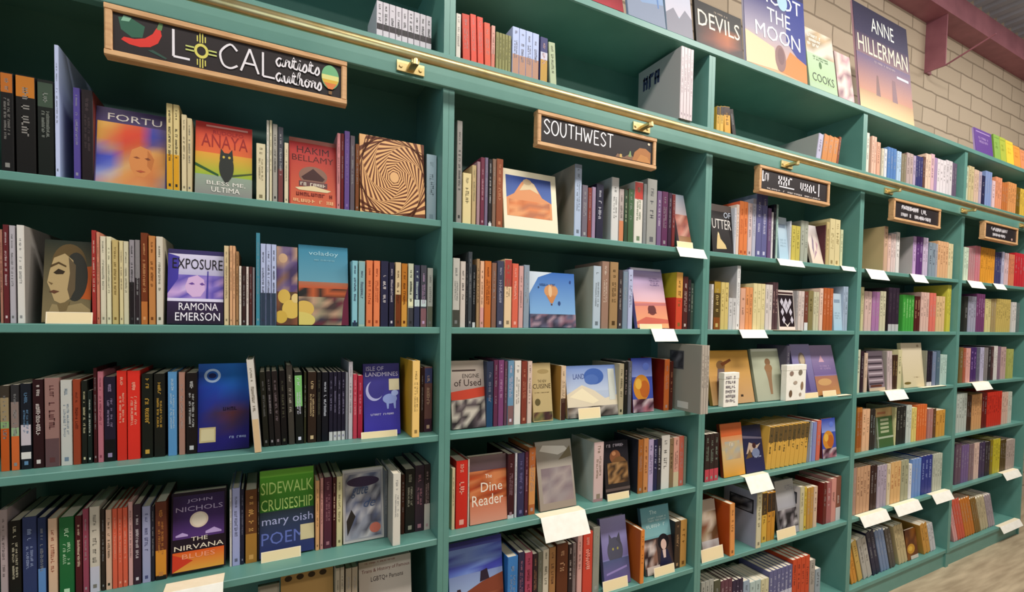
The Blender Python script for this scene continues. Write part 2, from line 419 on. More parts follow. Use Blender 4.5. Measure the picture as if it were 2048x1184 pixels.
# printed designs: name -> (cover base colour, spine colour, shapes)
HILL = lambda y, c, s, a=.05, n=8: ('p', [(0, 0)] + [(i / n, y + a * math.sin(s + 2.3 * i)) for i in range(n + 1)] + [(1, 0)], c)
ART = {
 'woman': ('4a3c66', '2a2038', [('N', .02, 0, .98, .81, ['b08a98 c89a78 d08c58 d0905c c08058 8a7a78', '8890c0 b8a8a8 d09458 cc8450 c07848 9a8070', '4a58b0 6a74bc c8a070 d08c50 c88048 b88a58', '3c48a8 4c56b4 b88060 d8985c cc8a4c b8864c', '8a80a8 a88078 c0603c c87848 d09a58 c08a50', 'c89a50 c87048 c84a34 c4542c 5a4c88 7a6078', 'd0a050 cc8444 d0502c cc4a30 3c48a0 5a4c84', 'd8ac5c d4a058 cc6a40 c85a3c 5450a0 6a5880']),
   ('p', [(.46, .34), (.5, .48), (.62, .54), (.76, .5), (.82, .38), (.78, .22), (.68, .12), (.56, .13), (.49, .22)], 'cc8850'), ('p', [(.72, .5), (.82, .38), (.78, .22), (.72, .28)], 'b8743f'), ('p', [(.52, .38), (.57, .395), (.62, .375), (.57, .366)], '8a5030'), ('p', [(.68, .38), (.73, .395), (.77, .37), (.73, .362)], '7c4428'), ('p', [(.56, .2), (.63, .215), (.7, .2), (.63, .182)], 'b05a3a'), ('t', 'FORTU', .16, .84, .92, .93, 'd8d0c8')]),
 'owl': ('8a948c', 'e0d0c8', [('g', 0, .55, 1, 1, 'd8703c', 'c83a3c'), ('g', 0, .25, 1, .58, '8cb03c', 'd8a040'), ('g', 0, 0, 1, .27, '8a8a86', '8fa090'), ('r', .18, .94, .92, .965, 'eaa8a0'), ('t', 'RUDOLFO', .3, .85, .84, .9, 'a8323a'), ('t', 'ANAYA', .1, .66, .92, .84, '9a2c28'),
   ('p', [(0, .38), (.4, .26), (.4, .29), (0, .42)], '2a5a2c'), ('p', [(.62, .27), (1, .34), (1, .36), (.62, .3)], '4a5a30'), ('e', .54, .4, .13, .19, '2f3430'), ('p', [(.42, .5), (.44, .66), (.5, .6), (.58, .6), (.64, .66), (.66, .5)], '2f3430'), ('e', .49, .54, .022, .018, 'c8b050'), ('e', .59, .54, .022, .018, 'c8b050'), ('p', [(.47, .24), (.61, .24), (.54, .16)], '2f3430'), ('t', 'BLESS ME,', .2, .13, .88, .19, 'e8e4dc'), ('t', 'ULTIMA', .28, .04, .78, .11, 'e8e4dc')]),
 'hakim': ('b03a34', '8a2a28', [('r', 0, .94, 1, 1, 'a86c62'), ('g', .03, 0, .97, .92, 'c86a4a', 'ac2e34'), ('t', 'HAKIM', .16, .78, .84, .88, '4a1216'), ('t', 'BELLAMY', .06, .66, .94, .75, '5a1a18'), ('e', .5, .45, .3, .14, '8a6a5c'), ('p', [(.25, .42), (.5, .56), (.75, .42), (.7, .38), (.3, .38)], '4a2c2a'), ('r', .2, .28, .8, .36, '6a4a4a'), ('m', .22, .28, .78, .35, 'd8d0c0', 1, 3), ('p', [(.12, .25), (.5, .3), (.88, .25), (.8, .22), (.2, .22)], 'd8c8a0'), ('m', .05, .12, .95, .2, '7a2418', 1, 8), ('m', .05, .02, .95, .1, 'e8b88a', 1, 9)]),
 'spiral': ('e2b27c', 'c88c50', [('r', 0, 0, 1, 1, 'e2b27c'), ('s', 'e2b27c', '6e3c1c', 20, .16), ('e', .52, .5, .07, .07, 'dcae7c')]),
 'aviator': ('5a5240', '3a3428', [('g', 0, 0, 1, 1, '8a7c5c', '2e362c'), ('p', [(.7, .3), (1, .28), (1, .7), (.8, .68)], 'b8602c'), ('e', .52, .72, .36, .24, '6a5838'), ('e', .66, .56, .26, .3, '3c3c36'), ('p', [(.12, .62), (.2, .78), (.42, .84), (.6, .76), (.66, .5), (.58, .3), (.4, .22), (.24, .26), (.16, .38), (.08, .48)], 'b6a077'),
   ('p', [(.5, .8), (.66, .7), (.66, .4), (.56, .28), (.5, .4), (.54, .6)], '6a5c46'), ('p', [(.2, .6), (.3, .65), (.44, .62), (.4, .585), (.26, .58)], '3c3020'), ('p', [(.14, .66), (.3, .71), (.46, .67), (.46, .69), (.3, .735), (.14, .69)], '5a482c'), ('p', [(.1, .49), (.2, .47), (.17, .45)], '7a6646'), ('p', [(.13, .37), (.22, .39), (.34, .375), (.24, .345)], '6a4836'), ('p', [(.05, 0), (.2, .22), (.5, .2), (.8, .24), (1, .16), (1, 0)], '9a8a66'), ('p', [(.3, .22), (.56, .26), (.5, .14), (.36, .12)], '7c6c4c')]),
 'exposure': ('d0cce0', '3a3478', [('g', 0, 0, 1, .94, '584aa0', 'd8d4ec'), ('r', 0, .94, 1, 1, '40386a'), ('n', 0, .34, 1, .66, ['8878c8', 'c8a8dc', 'd8c8e8', 'a890d0', '6a5cb4'], 5, 4, 11), ('p', [(0, .4), (.18, .6), (.2, .9), (0, .94)], '4c44a4'), ('p', [(.3, .5), (.36, .62), (.52, .66), (.64, .6), (.66, .46), (.58, .37), (.44, .36), (.34, .42)], 'd4b4dc'), ('p', [(.36, .54), (.43, .56), (.48, .535), (.42, .525)], '70509c'), ('p', [(.56, .54), (.61, .56), (.66, .53), (.6, .52)], '70509c'), ('p', [(.68, .34), (.7, .72), (.72, .72), (.72, .34)], '5248a0'), ('r', 0, .3, 1, .34, 'dcd8f0'), ('g', 0, 0, 1, .3, '2a2036', '3c2c50'), ('t', 'EXPOSURE', .08, .74, .98, .88, '26222c'), ('t', 'RAMONA', .2, .18, .9, .28, 'f0ecf4'), ('t', 'EMERSON', .14, .04, .94, .15, 'f0ecf4')]),
 'balloons': ('6a5048', '4a3c50', [('n', 0, .4, 1, 1, ['5c4a78', '7a6a8a', 'b89880', '8a6a5a', '4a3c60'], 3, 6, 4), ('e', .3, .85, .22, .06, 'c8a888'), ('n', 0, 0, 1, .42, ['6a4438', '8a5a40', '5a4a30'], 3, 3, 2), ('e', .35, .36, .3, .09, 'cdae5a'), ('e', .7, .2, .45, .12, 'd2b45e'), ('e', .2, .1, .3, .08, 'c8a850'), ('e', .9, .34, .2, .06, 'd8c084')]),
 'tealsky': ('4a8ea4', '3a6a80', [('g', 0, .5, 1, 1, '6a9cae', '3f88a4'), ('g', 0, .44, 1, .54, 'c0582c', 'a8745c'), ('n', 0, .34, 1, .46, ['3a3228', '2a2a2a', '5a4438', 'b8623c'], 7, 2, 8), ('n', 0, 0, 1, .35, ['4a3c3c', '8a7a6a', '6a2c3c', '9a9078', '3c3a4a', 'b89880'], 7, 5, 9), ('e', .1, .2, .2, .1, 'd0b060'), ('e', .02, .06, .3, .1, 'd0c070'), ('p', [(.85, 0), (1, 0), (1, .5), (.9, .3)], '6a2440'), ('t', 'voladoy', .2, .86, .8, .93, 'a8d0dc'), ('m', .3, .8, .75, .83, '8cc0d0', 1, 4)]),
 'blue': ('2a4a98', '1c2c60', [('N', 0, 0, 1, 1, ['302a6c 2a2470 2c2668 2a2460', '2c2c7c 2c2874 322c7c 30287c', '2c3488 3a3470 4c3858 343070', '2c3c94 4a3a5c 6a4044 463660', '2c44a0 34429a 3c4c9c 2c4c9c', '2c44a4 2a50ac 2c64b8 2a64b4', '3058b0 2c68bc 2c78c8 2e74c4', '3464b0 3070c0 3078c8 3070bc']),
   ('o', .27, .86, .16, .08, .68, 'b4cdf0'), ('e', .27, .86, .075, .03, '26346a'), ('m', .4, .44, .8, .5, '2a2440', 1, 8), ('r', .03, .1, .34, .27, 'c8b88c'), ('r', .06, .12, .31, .25, 'd8cca4'), ('m', .6, .12, .96, .16, 'a8b4e0', 1, 3)]),
 'wolf': ('4c4aa0', '3a3880', [('g', 0, 0, 1, 1, '4c46ac', '4a4684'), ('t', 'ISLE OF', .08, .9, .56, .96, 'd4d0e8'), ('t', 'LANDMINES', .06, .82, .96, .88, 'd4d0e8'), ('e', .3, .62, .24, .14, 'b8bce8'), ('e', .35, .645, .22, .135, '4a4690'), ('r', .7, .62, .99, .78, 'd8cfae'), ('e', .72, .5, .2, .07, '98a8e0'), ('p', [(.6, .5), (.64, .36), (.68, .36), (.7, .48), (.8, .48), (.84, .36), (.88, .36), (.9, .55)], '98a8e0'), ('e', .86, .58, .1, .04, 'a8b8e8'), ('m', .15, .27, .85, .31, 'c8c8ec', 1, 5)]),
 'nirvana': ('3c2c50', '201828', [('r', .0, .0, 1, 1, '2a1c28'), ('g', .03, .42, .97, .96, '5a3c78', '3c2c50'), ('e', .5, .64, .17, .1, 'e8d4c0'), ('e', .5, .64, .13, .08, 'f2e4d0'), ('p', [(.08, .47), (.2, .5), (.3, .47), (.3, .45), (.08, .45)], 'b8a0d0'), ('p', [(.62, .48), (.78, .52), (.92, .47), (.92, .45), (.62, .45)], 'b8a0d0'), ('g', .03, .02, .97, .26, 'd8a048', 'd8602c'), ('p', [(.03, .02), (.4, .14), (.03, .24)], 'c8442c'), ('t', 'JOHN', .28, .86, .74, .91, 'b8a8c8'), ('t', 'NICHOLS', .08, .76, .94, .82, 'b8a8c8'), ('t', 'THE', .36, .38, .66, .43, 'e8dcc8'), ('t', 'NIRVANA', .06, .28, .96, .34, 'e8dcc8'), ('t', 'BLUES', .2, .17, .8, .23, 'f0a080')]),
 'sidewalk': ('3a4470', '2c3a50', [('g', 0, .5, 1, .93, '3e7a34', '66a83c'), ('r', 0, .92, 1, 1, '86c450'), ('g', 0, 0, 1, .52, '3a4478', '38444c'), ('t', 'SIDEWALK', .02, .72, .98, .86, 'd0f090'), ('t', 'CRUISESHIP', .02, .53, .98, .66, 'd0f090'), ('t', 'mary oish', .04, .34, .98, .46, 'a8acd0'), ('t', 'POEMS', .03, .14, .98, .28, '6a78b8'), ('r', .74, .14, 1, .32, 'd0c49c')]),
 'silver': ('c4c0bc', 'c8c4a8', [('r', .04, .03, .96, .96, 'a8a6ac'), ('n', .07, .05, .93, .93, ['8a8a94', 'b8b6bc', 'c8c4c4', '5a5a66', '9a9ca8', '6a7088'], 7, 9, 3), ('e', .5, .82, .4, .07, '4a3c54'), ('p', [(.1, .1), (.3, .35), (.2, .45), (.08, .3)], '3a3430'), ('t', 'gute', .2, .6, .62, .76, '50607c', .4), ('t', 'de', .5, .46, .8, .58, '485878', .4), ('e', .78, .16, .14, .07, 'c87868')]),
 'plain_grey': ('a09a8c', '8a8478', [('r', .1, .9, .9, .97, 'b8b0a0')]),
 'tan': ('c39c64', 'a07c4c', [('e', .14, .95, .07, .028, '4a3820'), ('e', .36, .95, .07, .028, '4a3820'), ('e', .58, .95, .07, .028, '4a3820'), ('e', .8, .95, .07, .028, '4a3820'), ('n', 0, 0, 1, .5, ['c09a60', 'b8905a'], 3, 3, 1)]),
 'history': ('d2c8be', 'c8beb4', [('m', .1, .96, .7, .985, '9a5a50', 1, 3), ('t', "Trans & History of Famous", .05, .86, .97, .91, '7a3c38'), ('t', 'LGBTQ+ Persons', .22, .76, .84, .82, '3a3034'), ('e', .35, .5, .1, .06, 'b04840'), ('n', .1, .1, .9, .4, ['c8beb4', 'd0c4b8', 'b88a80'], 4, 3, 5)]),
 'mesa': ('e9e2c8', 'd8d0b4', [('g', .06, .22, .9, .9, '6a86c0', '2c4c94'), ('p', [(.06, .22), (.06, .52), (.2, .6), (.34, .8), (.44, .88), (.58, .8), (.72, .58), (.9, .5), (.9, .22)], 'd8976a'), ('n', .1, .22, .86, .5, ['dc8a58', 'e0a070', 'c87a4c', 'b87858'], 6, 4, 3), ('p', [(.3, .66), (.44, .86), (.58, .8), (.66, .64), (.5, .7)], 'd8c4a0'), ('e', .45, .82, .08, .05, 'c0a888')]),
 'dusk': ('a8a0a4', '8a8088', [('g', 0, .6, 1, 1, 'b0a4a8', '8a94a0'), ('n', 0, .2, 1, .62, ['9a5a48', 'b87060', '8a4c44', 'c09080'], 3, 4, 6), ('g', 0, 0, 1, .22, 'a88048', '8a6038')]),
 'sky': ('7aa4d0', '8ab0d8', [('g', 0, .2, 1, 1, '8ab4dc', '4274bc'), ('p', [(0, .6), (0, 1), (.5, 1), (.2, .9)], 'd0dce8'), ('e', .47, .66, .15, .12, 'd09a6c'), ('p', [(.36, .58), (.58, .58), (.5, .44), (.45, .44)], 'c88a58'), ('e', .45, .66, .04, .11, 'e0bc94'), ('r', .455, .4, .49, .43, '6a4a38'), ('e', .64, .44, .03, .04, '3a5484'), ('e', .9, .84, .02, .03, '34508a'), ('e', .2, .72, .015, .02, '3a4a6a'), ('m', .2, .74, .6, .8, '4a6a9c', 1, 6), ('n', 0, 0, 1, .24, ['3a3848', '8a6a78', '5a5468', '6a6a80', 'a8909c'], 12, 4, 4)]),
 'mesa2': ('b0a4cc', '7a74a8', [('g', 0, .42, 1, 1, 'e0b8bc', 'a49cd0'), ('g', 0, 0, 1, .43, 'e8a878', 'd88878'), ('e', .52, .3, .13, .09, '7a3c38'), ('p', [(.38, .24), (.66, .24), (.6, .36), (.44, .36)], '6a3434'), ('p', [(0, .4), (1, .42), (1, .38), (0, .36)], 'c07878'), ('p', [(0, .1), (.3, .18), (1, .14), (1, .08), (0, .06)], 'c86a58'), ('m', .55, .7, .9, .85, '9a88b0', 4, 3), ('r', .03, .96, .97, 1, 'dcd8ec')]),
 'used': ('b8aaa0', '9a8c84', [('g', 0, .55, 1, 1, 'a89a94', 'c4b8ac'), ('r', .05, .84, .75, .865, '5a4c48'), ('t', 'ENGINE', .35, .74, .85, .8, '3a3030'), ('t', 'of Used', .1, .62, .9, .72, '40302e'), ('p', [(0, .4), (1, .46), (1, .6), (0, .54)], 'c4503c'), ('n', 0, 0, 1, .42, ['3a3438', '5a5054', 'c8c0b4', '2a2428', '8a8080'], 7, 5, 4)]),
 'cuisine': ('c0ac80', 'a8946c', [('e', .6, .85, .3, .04, 'a89468'), ('t', 'THE NEW', .3, .66, .75, .71, '5a4a34'), ('t', 'CUISINE', .04, .56, .96, .64, '4a3a2c'), ('m', .1, .48, .9, .5, '6a5a3c', 1, 3), ('e', .25, .33, .14, .06, '6a6040'), ('n', .02, .02, .98, .16, ['8a7a50', '5a3c38', '6a6a48', '4a3434'], 5, 2, 5)]),
 'whitesands': ('b8c4d8', 'c0b090', [('g', 0, .5, 1, 1, 'c0cce0', '7a94cc'), ('e', .55, .78, .2, .16, '4c6cb0'), ('e', .5, .72, .14, .1, '5a78b8'), ('p', [(0, .15), (0, .45), (.3, .62), (.55, .5), (.75, .34), (1, .4), (1, .1)], 'e0d4bc'), ('p', [(.05, .4), (.3, .56), (.62, .3), (.5, .25)], 'f0e4c4'), ('n', 0, 0, 1, .2, ['6a605c', '3a3430', 'b0a8a0', '8a7a6c'], 8, 2, 4), ('t', 'LAND', .14, .74, .36, .84, '5c6ca0'), ('r', .84, .3, .97, .92, 'd0d4cc')]),
 'orangeblue': ('4a5aa8', '6a3434', [('g', 0, .65, 1, 1, '90a0dc', '3448a4'), ('e', .45, .45, .4, .24, 'cc8c38'), ('e', .6, .42, .24, .16, 'b86a30'), ('e', .3, .52, .16, .1, 'e0b050'), ('n', 0, 0, 1, .24, ['8a6a78', 'c8b4b8', '4a2c38', 'b0707a'], 5, 3, 4), ('e', .7, .84, .16, .07, '6a80d0')]),
 'dine': ('c87a58', 'd8ccbc', [('g', 0, .75, 1, 1, '5c4a54', '8a7474'), ('n', 0, .3, 1, .78, ['a85a38', 'd0865a', '8a3c28', 'c06a40', 'b8502c'], 3, 9, 5), ('g', 0, 0, 1, .34, 'd89a84', 'c87858'), ('t', 'The', .42, .66, .6, .72, 'f0e0d0'), ('t', 'Dine', .3, .46, .88, .6, 'f0e4d4'), ('t', 'Reader', .06, .26, .9, .42, 'f0e4d4')]),
 'plastic': ('a8a29a', '9a8468', [('g', 0, 0, 1, 1, '988c80', 'b8b2a8'), ('n', .1, .1, .95, .6, ['9a9090', 'a89c98', '8a7c80', '988888'], 4, 5, 4), ('p', [(.1, .86), (.6, .78), (.9, .84), (.8, .9), (.2, .94)], 'f0ece4'), ('p', [(.6, .7), (.95, .9), (.98, .74)], '8a8068')]),
 'maya': ('2c2830', '1a1820', [('g', 0, 0, 1, 1, '3a3230', '242430'), ('m', .1, .88, .95, .96, 'd0c8d8', 1, 3), ('e', .45, .72, .22, .12, '8a5c40'), ('e', .6, .5, .36, .22, '7a5a3c'), ('n', .12, .25, .95, .62, ['8a6844', '5a4430', 'a8845c', '3c3028'], 6, 6, 6), ('e', .4, .78, .08, .04, 'b88460'), ('r', 0, .12, 1, .17, '6a5c58')]),
 'monument': ('5a7cc0', '4a86c4', [('g', 0, .3, 1, 1, 'a8bcdc', '3c3c98'), ('n', 0, .62, 1, .92, ['4a50a8', '6a80c8', '8098d4', '5a68b8'], 3, 6, 4), ('p', [(0, 0), (0, .38), (.3, .42), (.6, .5), (1, .56), (1, 0)], '8a4c38'), ('n', 0, .02, 1, .36, ['8a4a38', '7a3c2c', '9a5c44', '6a342a'], 6, 4, 5), ('p', [(.56, .5), (.58, .62), (.7, .64), (.74, .52)], '3a2c3c'), ('p', [(.12, .4), (.14, .47), (.2, .47), (.22, .41)], '4a3440')]),
 'cat': ('8a88b8', '6a6890', [('g', 0, .4, 1, 1, '8078a8', 'a09cc8'), ('e', .5, .5, .3, .2, '5c5c6c'), ('p', [(.26, .55), (.3, .76), (.44, .66)], '5c5c6c'), ('p', [(.56, .66), (.7, .76), (.76, .55)], '54545f'), ('e', .42, .53, .035, .02, 'a8a060'), ('e', .6, .53, .035, .02, 'a8a060'), ('g', 0, 0, 1, .38, '7c6ca0', '5c6488'), ('p', [(.1, .2), (.9, .26), (.9, .23), (.1, .17)], '9a8cc0')]),
 'people': ('7aaab0', '4a6a74', [('g', 0, .55, 1, 1, '88b4b8', '6a9ea8'), ('t', 'The', .3, .88, .55, .94, 'd0ecec'), ('m', .2, .76, .9, .84, 'c4e0e0', 2, 5), ('m', .12, .66, .95, .74, 'c4e0e0', 1, 9), ('r', 0, 0, 1, .52, '4a3c3c'), ('n', 0, .1, .45, .5, ['d0c4c0', '8a6a5c', 'b8a49c', '3c2c30'], 4, 5, 3), ('e', .7, .44, .2, .12, '201c26'), ('e', .7, .4, .1, .08, 'd8b8ac'), ('p', [(.5, .1), (.6, .32), (.82, .32), (.95, .1)], '2c2c48'), ('p', [(.64, .32), (.76, .32), (.74, .2), (.66, .2)], 'd8c0b8'), ('r', .05, 0, .5, .12, 'c8bcb4')]),
 'handcover': ('2a2424', '1c1818', [('r', 0, .86, 1, 1, '5a504c'), ('t', 'OF', .62, .74, .95, .86, 'c8d0e0'), ('t', 'UTTER', .04, .5, .95, .7, 'd8d4d0'), ('p', [(.2, .12), (.26, .36), (.34, .42), (.4, .3), (.62, .18), (.68, .1), (.2, .08)], 'd8c08c'), ('p', [(.26, .36), (.3, .44), (.36, .38)], 'e8d4a8')]),
 'paleblue': ('b0c8d8', 'a0bccc', [('g', 0, 0, 1, 1, 'a8c8dc', 'b8c8d4'), ('r', .1, .75, .8, .84, '8a9cb0'), ('m', .15, .3, .85, .5, '9ab4c4', 3, 4)]),
 'leafy': ('d8c8c4', 'c8b8a8', [('g', 0, 0, 1, 1, 'dcc8b4', 'd8d0d0'), ('p', [(.3, .2), (.5, .6), (.45, .75), (.25, .4)], '8a7a8c'), ('p', [(.6, .3), (.8, .5), (.7, .6)], 'b890a0'), ('p', [(.2, .1), (.6, .3), (.5, .35)], 'a88a98')]),
 'pattern': ('dcd0c8', 'c8c0b8', [('r', .04, .08, .96, .88, '281820'), ('r', .04, .9, .96, .95, '4a3030')] + [('p', [(.5 + dx, .5 + dy + .1), (.5 + dx + .1, .5 + dy), (.5 + dx, .5 + dy - .1), (.5 + dx - .1, .5 + dy)], 'c8c4d0') for dx, dy in ((-.25, .2), (0, .2), (.25, .2), (0, 0), (-.25, -.05), (.25, -.05), (-.12, .1), (.12, .1), (-.2, -.25), (.3, -.25))] + [('p', [(.3, .2), (.5, .06), (.7, .2), (.5, .12)], 'dcd4cc')]),
 'golden': ('c89c58', 'b08848', [('g', 0, 0, 1, 1, 'c4a078', 'd0a04c'), ('e', .3, .72, .1, .09, '8a6a48'), ('p', [(.22, .66), (.38, .66), (.34, .3), (.28, 0), (.12, 0), (.16, .4)], '7a6a68'), ('p', [(.3, .76), (.54, .84), (.56, .8), (.34, .7)], '7a4a28'), ('r', .68, .12, .74, .16, '4a3c30')]),
 'grecian': ('b4b8a0', 'a0a48c', [('g', 0, 0, 1, 1, 'aeb09c', 'b8bca4'), ('r', .02, .95, .98, 1, 'd8dccc'), ('e', .55, .74, .1, .07, '8a6c50'), ('p', [(.42, .62), (.68, .62), (.62, .42), (.58, .12), (.5, .12), (.48, .42)], '9a7c60'), ('e', .55, .62, .14, .08, '9a7858')]),
 'purple_a': ('8078a4', '6a6490', [('g', 0, 0, 1, 1, '6a6090', '9a94bc'), ('e', .5, .7, .18, .14, '8a7c78'), ('e', .52, .7, .12, .1, 'c0b098'), ('p', [(.4, .56), (.66, .56), (.7, .1), (.5, .1)], '5c5484')]),
 'purple_b': ('9080a8', '7c6c94', [('g', 0, .4, 1, 1, '7a6a98', 'a090b0'), ('p', [(.3, .66), (.42, .8), (.54, .66)], 'd0a8b8'), ('m', .3, .5, .8, .6, 'b098bc', 2, 3), ('g', 0, 0, 1, .38, 'b88a58', 'a87868'), ('e', .4, .26, .3, .07, 'c8a070')]),
 'sunrise': ('d8b060', '7a3a20', [('g', 0, 0, 1, .5, 'd89c3c', 'c8b488'), ('g', 0, .5, 1, .78, 'b8b090', 'd08a58'), ('g', 0, .76, 1, 1, 'c8683c', 'c87448'), ('n', .15, .32, .85, .66, ['b8a88c', 'c0ac84', 'a8a8a0', 'b49c80'], 4, 4, 4), ('m', .35, .55, .7, .66, 'd8ccb4', 1, 3)]),
 'navyfig': ('30304c', '242438', [('g', 0, 0, 1, 1, '34345c', '2a2c40'), ('p', [(0, .8), (1, .72), (1, .68), (0, .74)], '6a6474'), ('p', [(.1, .4), (.3, .64), (.7, .56), (.9, .6), (.6, .44)], 'b8a494'), ('e', .55, .56, .1, .06, '4a2c2c'), ('e', .6, .4, .2, .1, '7a84a0'), ('p', [(.05, .3), (.3, .5), (.4, .32)], '6a5438'), ('m', .5, .28, .9, .34, 'a8b0cc', 1, 3)]),
 'photo': ('b8aa9c', 'c8bcb0', [('n', 0, .3, 1, .8, ['6a4c34', 'a8947c', 'c8b8a8', '8a5c48'], 3, 4, 4), ('n', 0, 0, 1, .3, ['c8c4c4', '9a8a84', 'b8b0b0'], 3, 2, 3)]),
 'greyphoto': ('a4a4a8', '8a8a8c', [('g', 0, .5, 1, 1, 'a8a8b0', 'b0aea8'), ('n', 0, .12, 1, .46, ['3a3438', '8a8488', '2a282c', '6a6468', 'b8b4b4'], 7, 4, 4), ('m', .5, .8, .95, .9, '8a8a94', 3, 3)]),
 'bwtext': ('8a7c84', '3a2c30', [('r', 0, .78, 1, 1, '6a6068')] + [('r', .04, .16 + i * .085, .92, .2 + i * .085, 'b8acb4' if i % 2 else '4a4048') for i in range(9)] + [('r', .1, .1, .8, .15, '6a4030'), ('r', 0, 0, 1, .08, 'c8b49c')]),
 'cream': ('d8ccac', 'd4d0a8', [('g', 0, 0, 1, 1, 'd4c8a4', 'd8ccb4'), ('e', .2, .1, .16, .03, '7a6a38'), ('e', .8, .93, .06, .03, 'a89880'), ('m', .5, .2, .8, .24, 'b0a080', 1, 3)]),
 'greencard': ('6a7450', '8a8a80', [('r', 0, .78, 1, 1, 'b09468'), ('r', .1, .84, .6, .9, 'a07050'), ('r', .1, 0, .96, .76, '4c6a40')] + [('r', .25, .36 + i * .1, .75, .42 + i * .1, 'a8b090') for i in range(4)] + [('r', 0, .22, 1, .27, 'a8b49c'), ('r', .02, 0, .1, .76, '8a9484')]),
 'goldphoto': ('6a4420', '5a3418', [('n', 0, 0, 1, 1, ['6a3c18', '8a5820', '5a3014', '7a4c20'], 3, 5, 4), ('e', .4, .35, .35, .16, 'c09038'), ('e', .35, .36, .18, .08, 'd8b050'), ('r', .3, 0, 1, .12, 'c8c0b4')]),
 # large boards on top of the case
 'redboard': ('8a2c34', '6a1c24', [('n', 0, 0, 1, 1, ['7a2430', '9a3440', '6a1820', 'a8444c'], 5, 4, 4), ('p', [(.66, .1), (.78, .9), (.8, .9), (.7, .1)], 'd89898'), ('p', [(.76, .1), (.86, .9), (.88, .9), (.8, .1)], 'd8a0a0')]),
 'cloudboard': ('a8c0e0', '8aa0c0', [('g', 0, 0, 1, 1, '8094b4', 'a8c4e8'), ('e', .4, .62, .36, .2, 'dfe4ee'), ('e', .6, .5, .26, .14, 'd4dcec'), ('p', [(0, 0), (0, .3), (.4, .2), (1, .26), (1, 0)], '8a94a8'), ('r', .82, .2, .86, 1, '6a88b8')]),
 'paleboard': ('b4c4d4', '9ab0c8', [('g', 0, .2, 1, 1, 'c4c0cc', 'a4bcd4'), ('p', [(0, 0), (0, .2), (.3, .28), (.5, .18), (.75, .3), (1, .22), (1, 0)], '8c8c98')]),
 'devils': ('1c1512', '120e0c', [('N', 0, 0, 1, .6, ['241814 3a201a 4a2820 2c1c18', '2a1c18 7a4028 a8603c 3a2420', '1e1614 6a3824 b06838 2a1c18', '1c1512 1e1614 221814 1c1512']), ('m', .4, .84, .7, .9, 'b8a898', 1, 3), ('t', 'DEVILS', .06, .42, .95, .8, 'f0e0cc')]),
 'moonboard': ('4a5494', 'c8c4d8', [('g', 0, 0, 1, .3, 'd8a880', 'a8a0b0'), ('g', 0, .28, 1, .6, 'a8a0b0', '2a3078'), ('r', 0, .6, 1, 1, '262a5c'), ('p', [(.66, .3), (1, .1), (1, .7), (.7, .7)], '2c3c8c'), ('p', [(1, 0), (1, .16), (.72, .22), (.55, .02)], 'dc8440'), ('p', [(0, 0), (.5, .02), (.45, .2), (0, .26)], 'e0c4a0'), ('e', .55, .13, .09, .11, '8a6a68'), ('e', .56, .15, .055, .07, '7a5a5c'), ('t', 'SHOOT', .12, .56, .94, .68, 'eef0f6'), ('e', .62, .62, .085, .075, 'a8c8d8'), ('t', 'THE', .36, .405, .74, .52, 'eef0f6'), ('t', 'MOON', .16, .25, .9, .37, 'eef0f6')]),
 'cooksboard': ('a8c0a0', '98a890', [('g', 0, .1, 1, .62, 'a8c498', 'b8ccb0'), ('n', 0, .58, 1, 1, ['c8b090', 'd8d0c4', 'e0d8c8', 'a89880'], 4, 4, 3), ('m', .06, .7, .6, .92, 'f4f0e8', 3, 5), ('e', .45, .42, .05, .06, '5a7a50'), ('m', .2, .48, .8, .56, '6a8a64', 2, 7), ('t', 'COOKS', .12, .12, .9, .26, '3a4a38')]),
 'roseboard': ('a88c88', '8a7470', [('n', 0, 0, 1, 1, ['b8989c', '8a6a74', 'd8ccc4', 'c8a0a8', '9a8480', 'e0d4c8'], 4, 7, 6)]),
 'canyonboard': ('5a4a6c', 'd0a8b4', [('g', 0, .72, 1, 1, '3a3454', '2a2644'), ('g', 0, .5, 1, .72, '8a7078', '4a3c58'), ('g', 0, .16, 1, .52, 'b8846c', '6c6080'), ('g', 0, 0, 1, .17, 'd0bc8c', 'b08c68'), ('p', [(.3, .16), (.33, .36), (.36, .36), (.38, .16)], '7a5c5c'), ('p', [(.6, .16), (.62, .38), (.68, .38), (.7, .16)], '80626a'), ('t', 'ANNE', .3, .78, .72, .92, 'd8dcd8'), ('t', 'HILLERMAN', .04, .54, .96, .7, 'e0d8c4'), ('r', .72, .42, .95, .445, 'c8ccd8'), ('m', .3, .47, .7, .5, 'c0b0b8', 1, 3)]),
}

# ------------------------------------------------------------------ a book
def book_shell(mb, w, h, d, cover, side, spine=None, t=0.0022):
    """boards and spine: a U-shaped wrap with chamfered hinges, spine towards -Y, left edge at x = 0"""
    c = min(0.003, w * 0.22)
    t = min(t, w * 0.3)
    outer = [(0, d), (0, c), (c, 0), (w - c, 0), (w, c), (w, d)]
    inner = [(w - t, d), (w - t, t + c * .4), (t, t + c * .4), (t, d)]
    ring = outer + inner
    n = len(ring)
    cols = [side, cover, cover, cover, side, cover, side, cover, side, cover]
    for i in range(n):
        a, b = ring[i], ring[(i + 1) % n]
        mb.face([(a[0], a[1], 0), (b[0], b[1], 0), (b[0], b[1], h), (a[0], a[1], h)], cols[i])
    for z, up in ((0, False), (h, True)):
        L = [(0, d), (0, c), (t, t + c * .4), (t, d)]
        Mi = [(0, c), (c, 0), (w - c, 0), (w, c), (w - t, t + c * .4), (t, t + c * .4)]
        R = [(w, c), (w, d), (w - t, d), (w - t, t + c * .4)]
        for q in (L, Mi, R):
            q = [(x, y, z) for x, y in q]
            mb.face(q if up else q[::-1], cover)

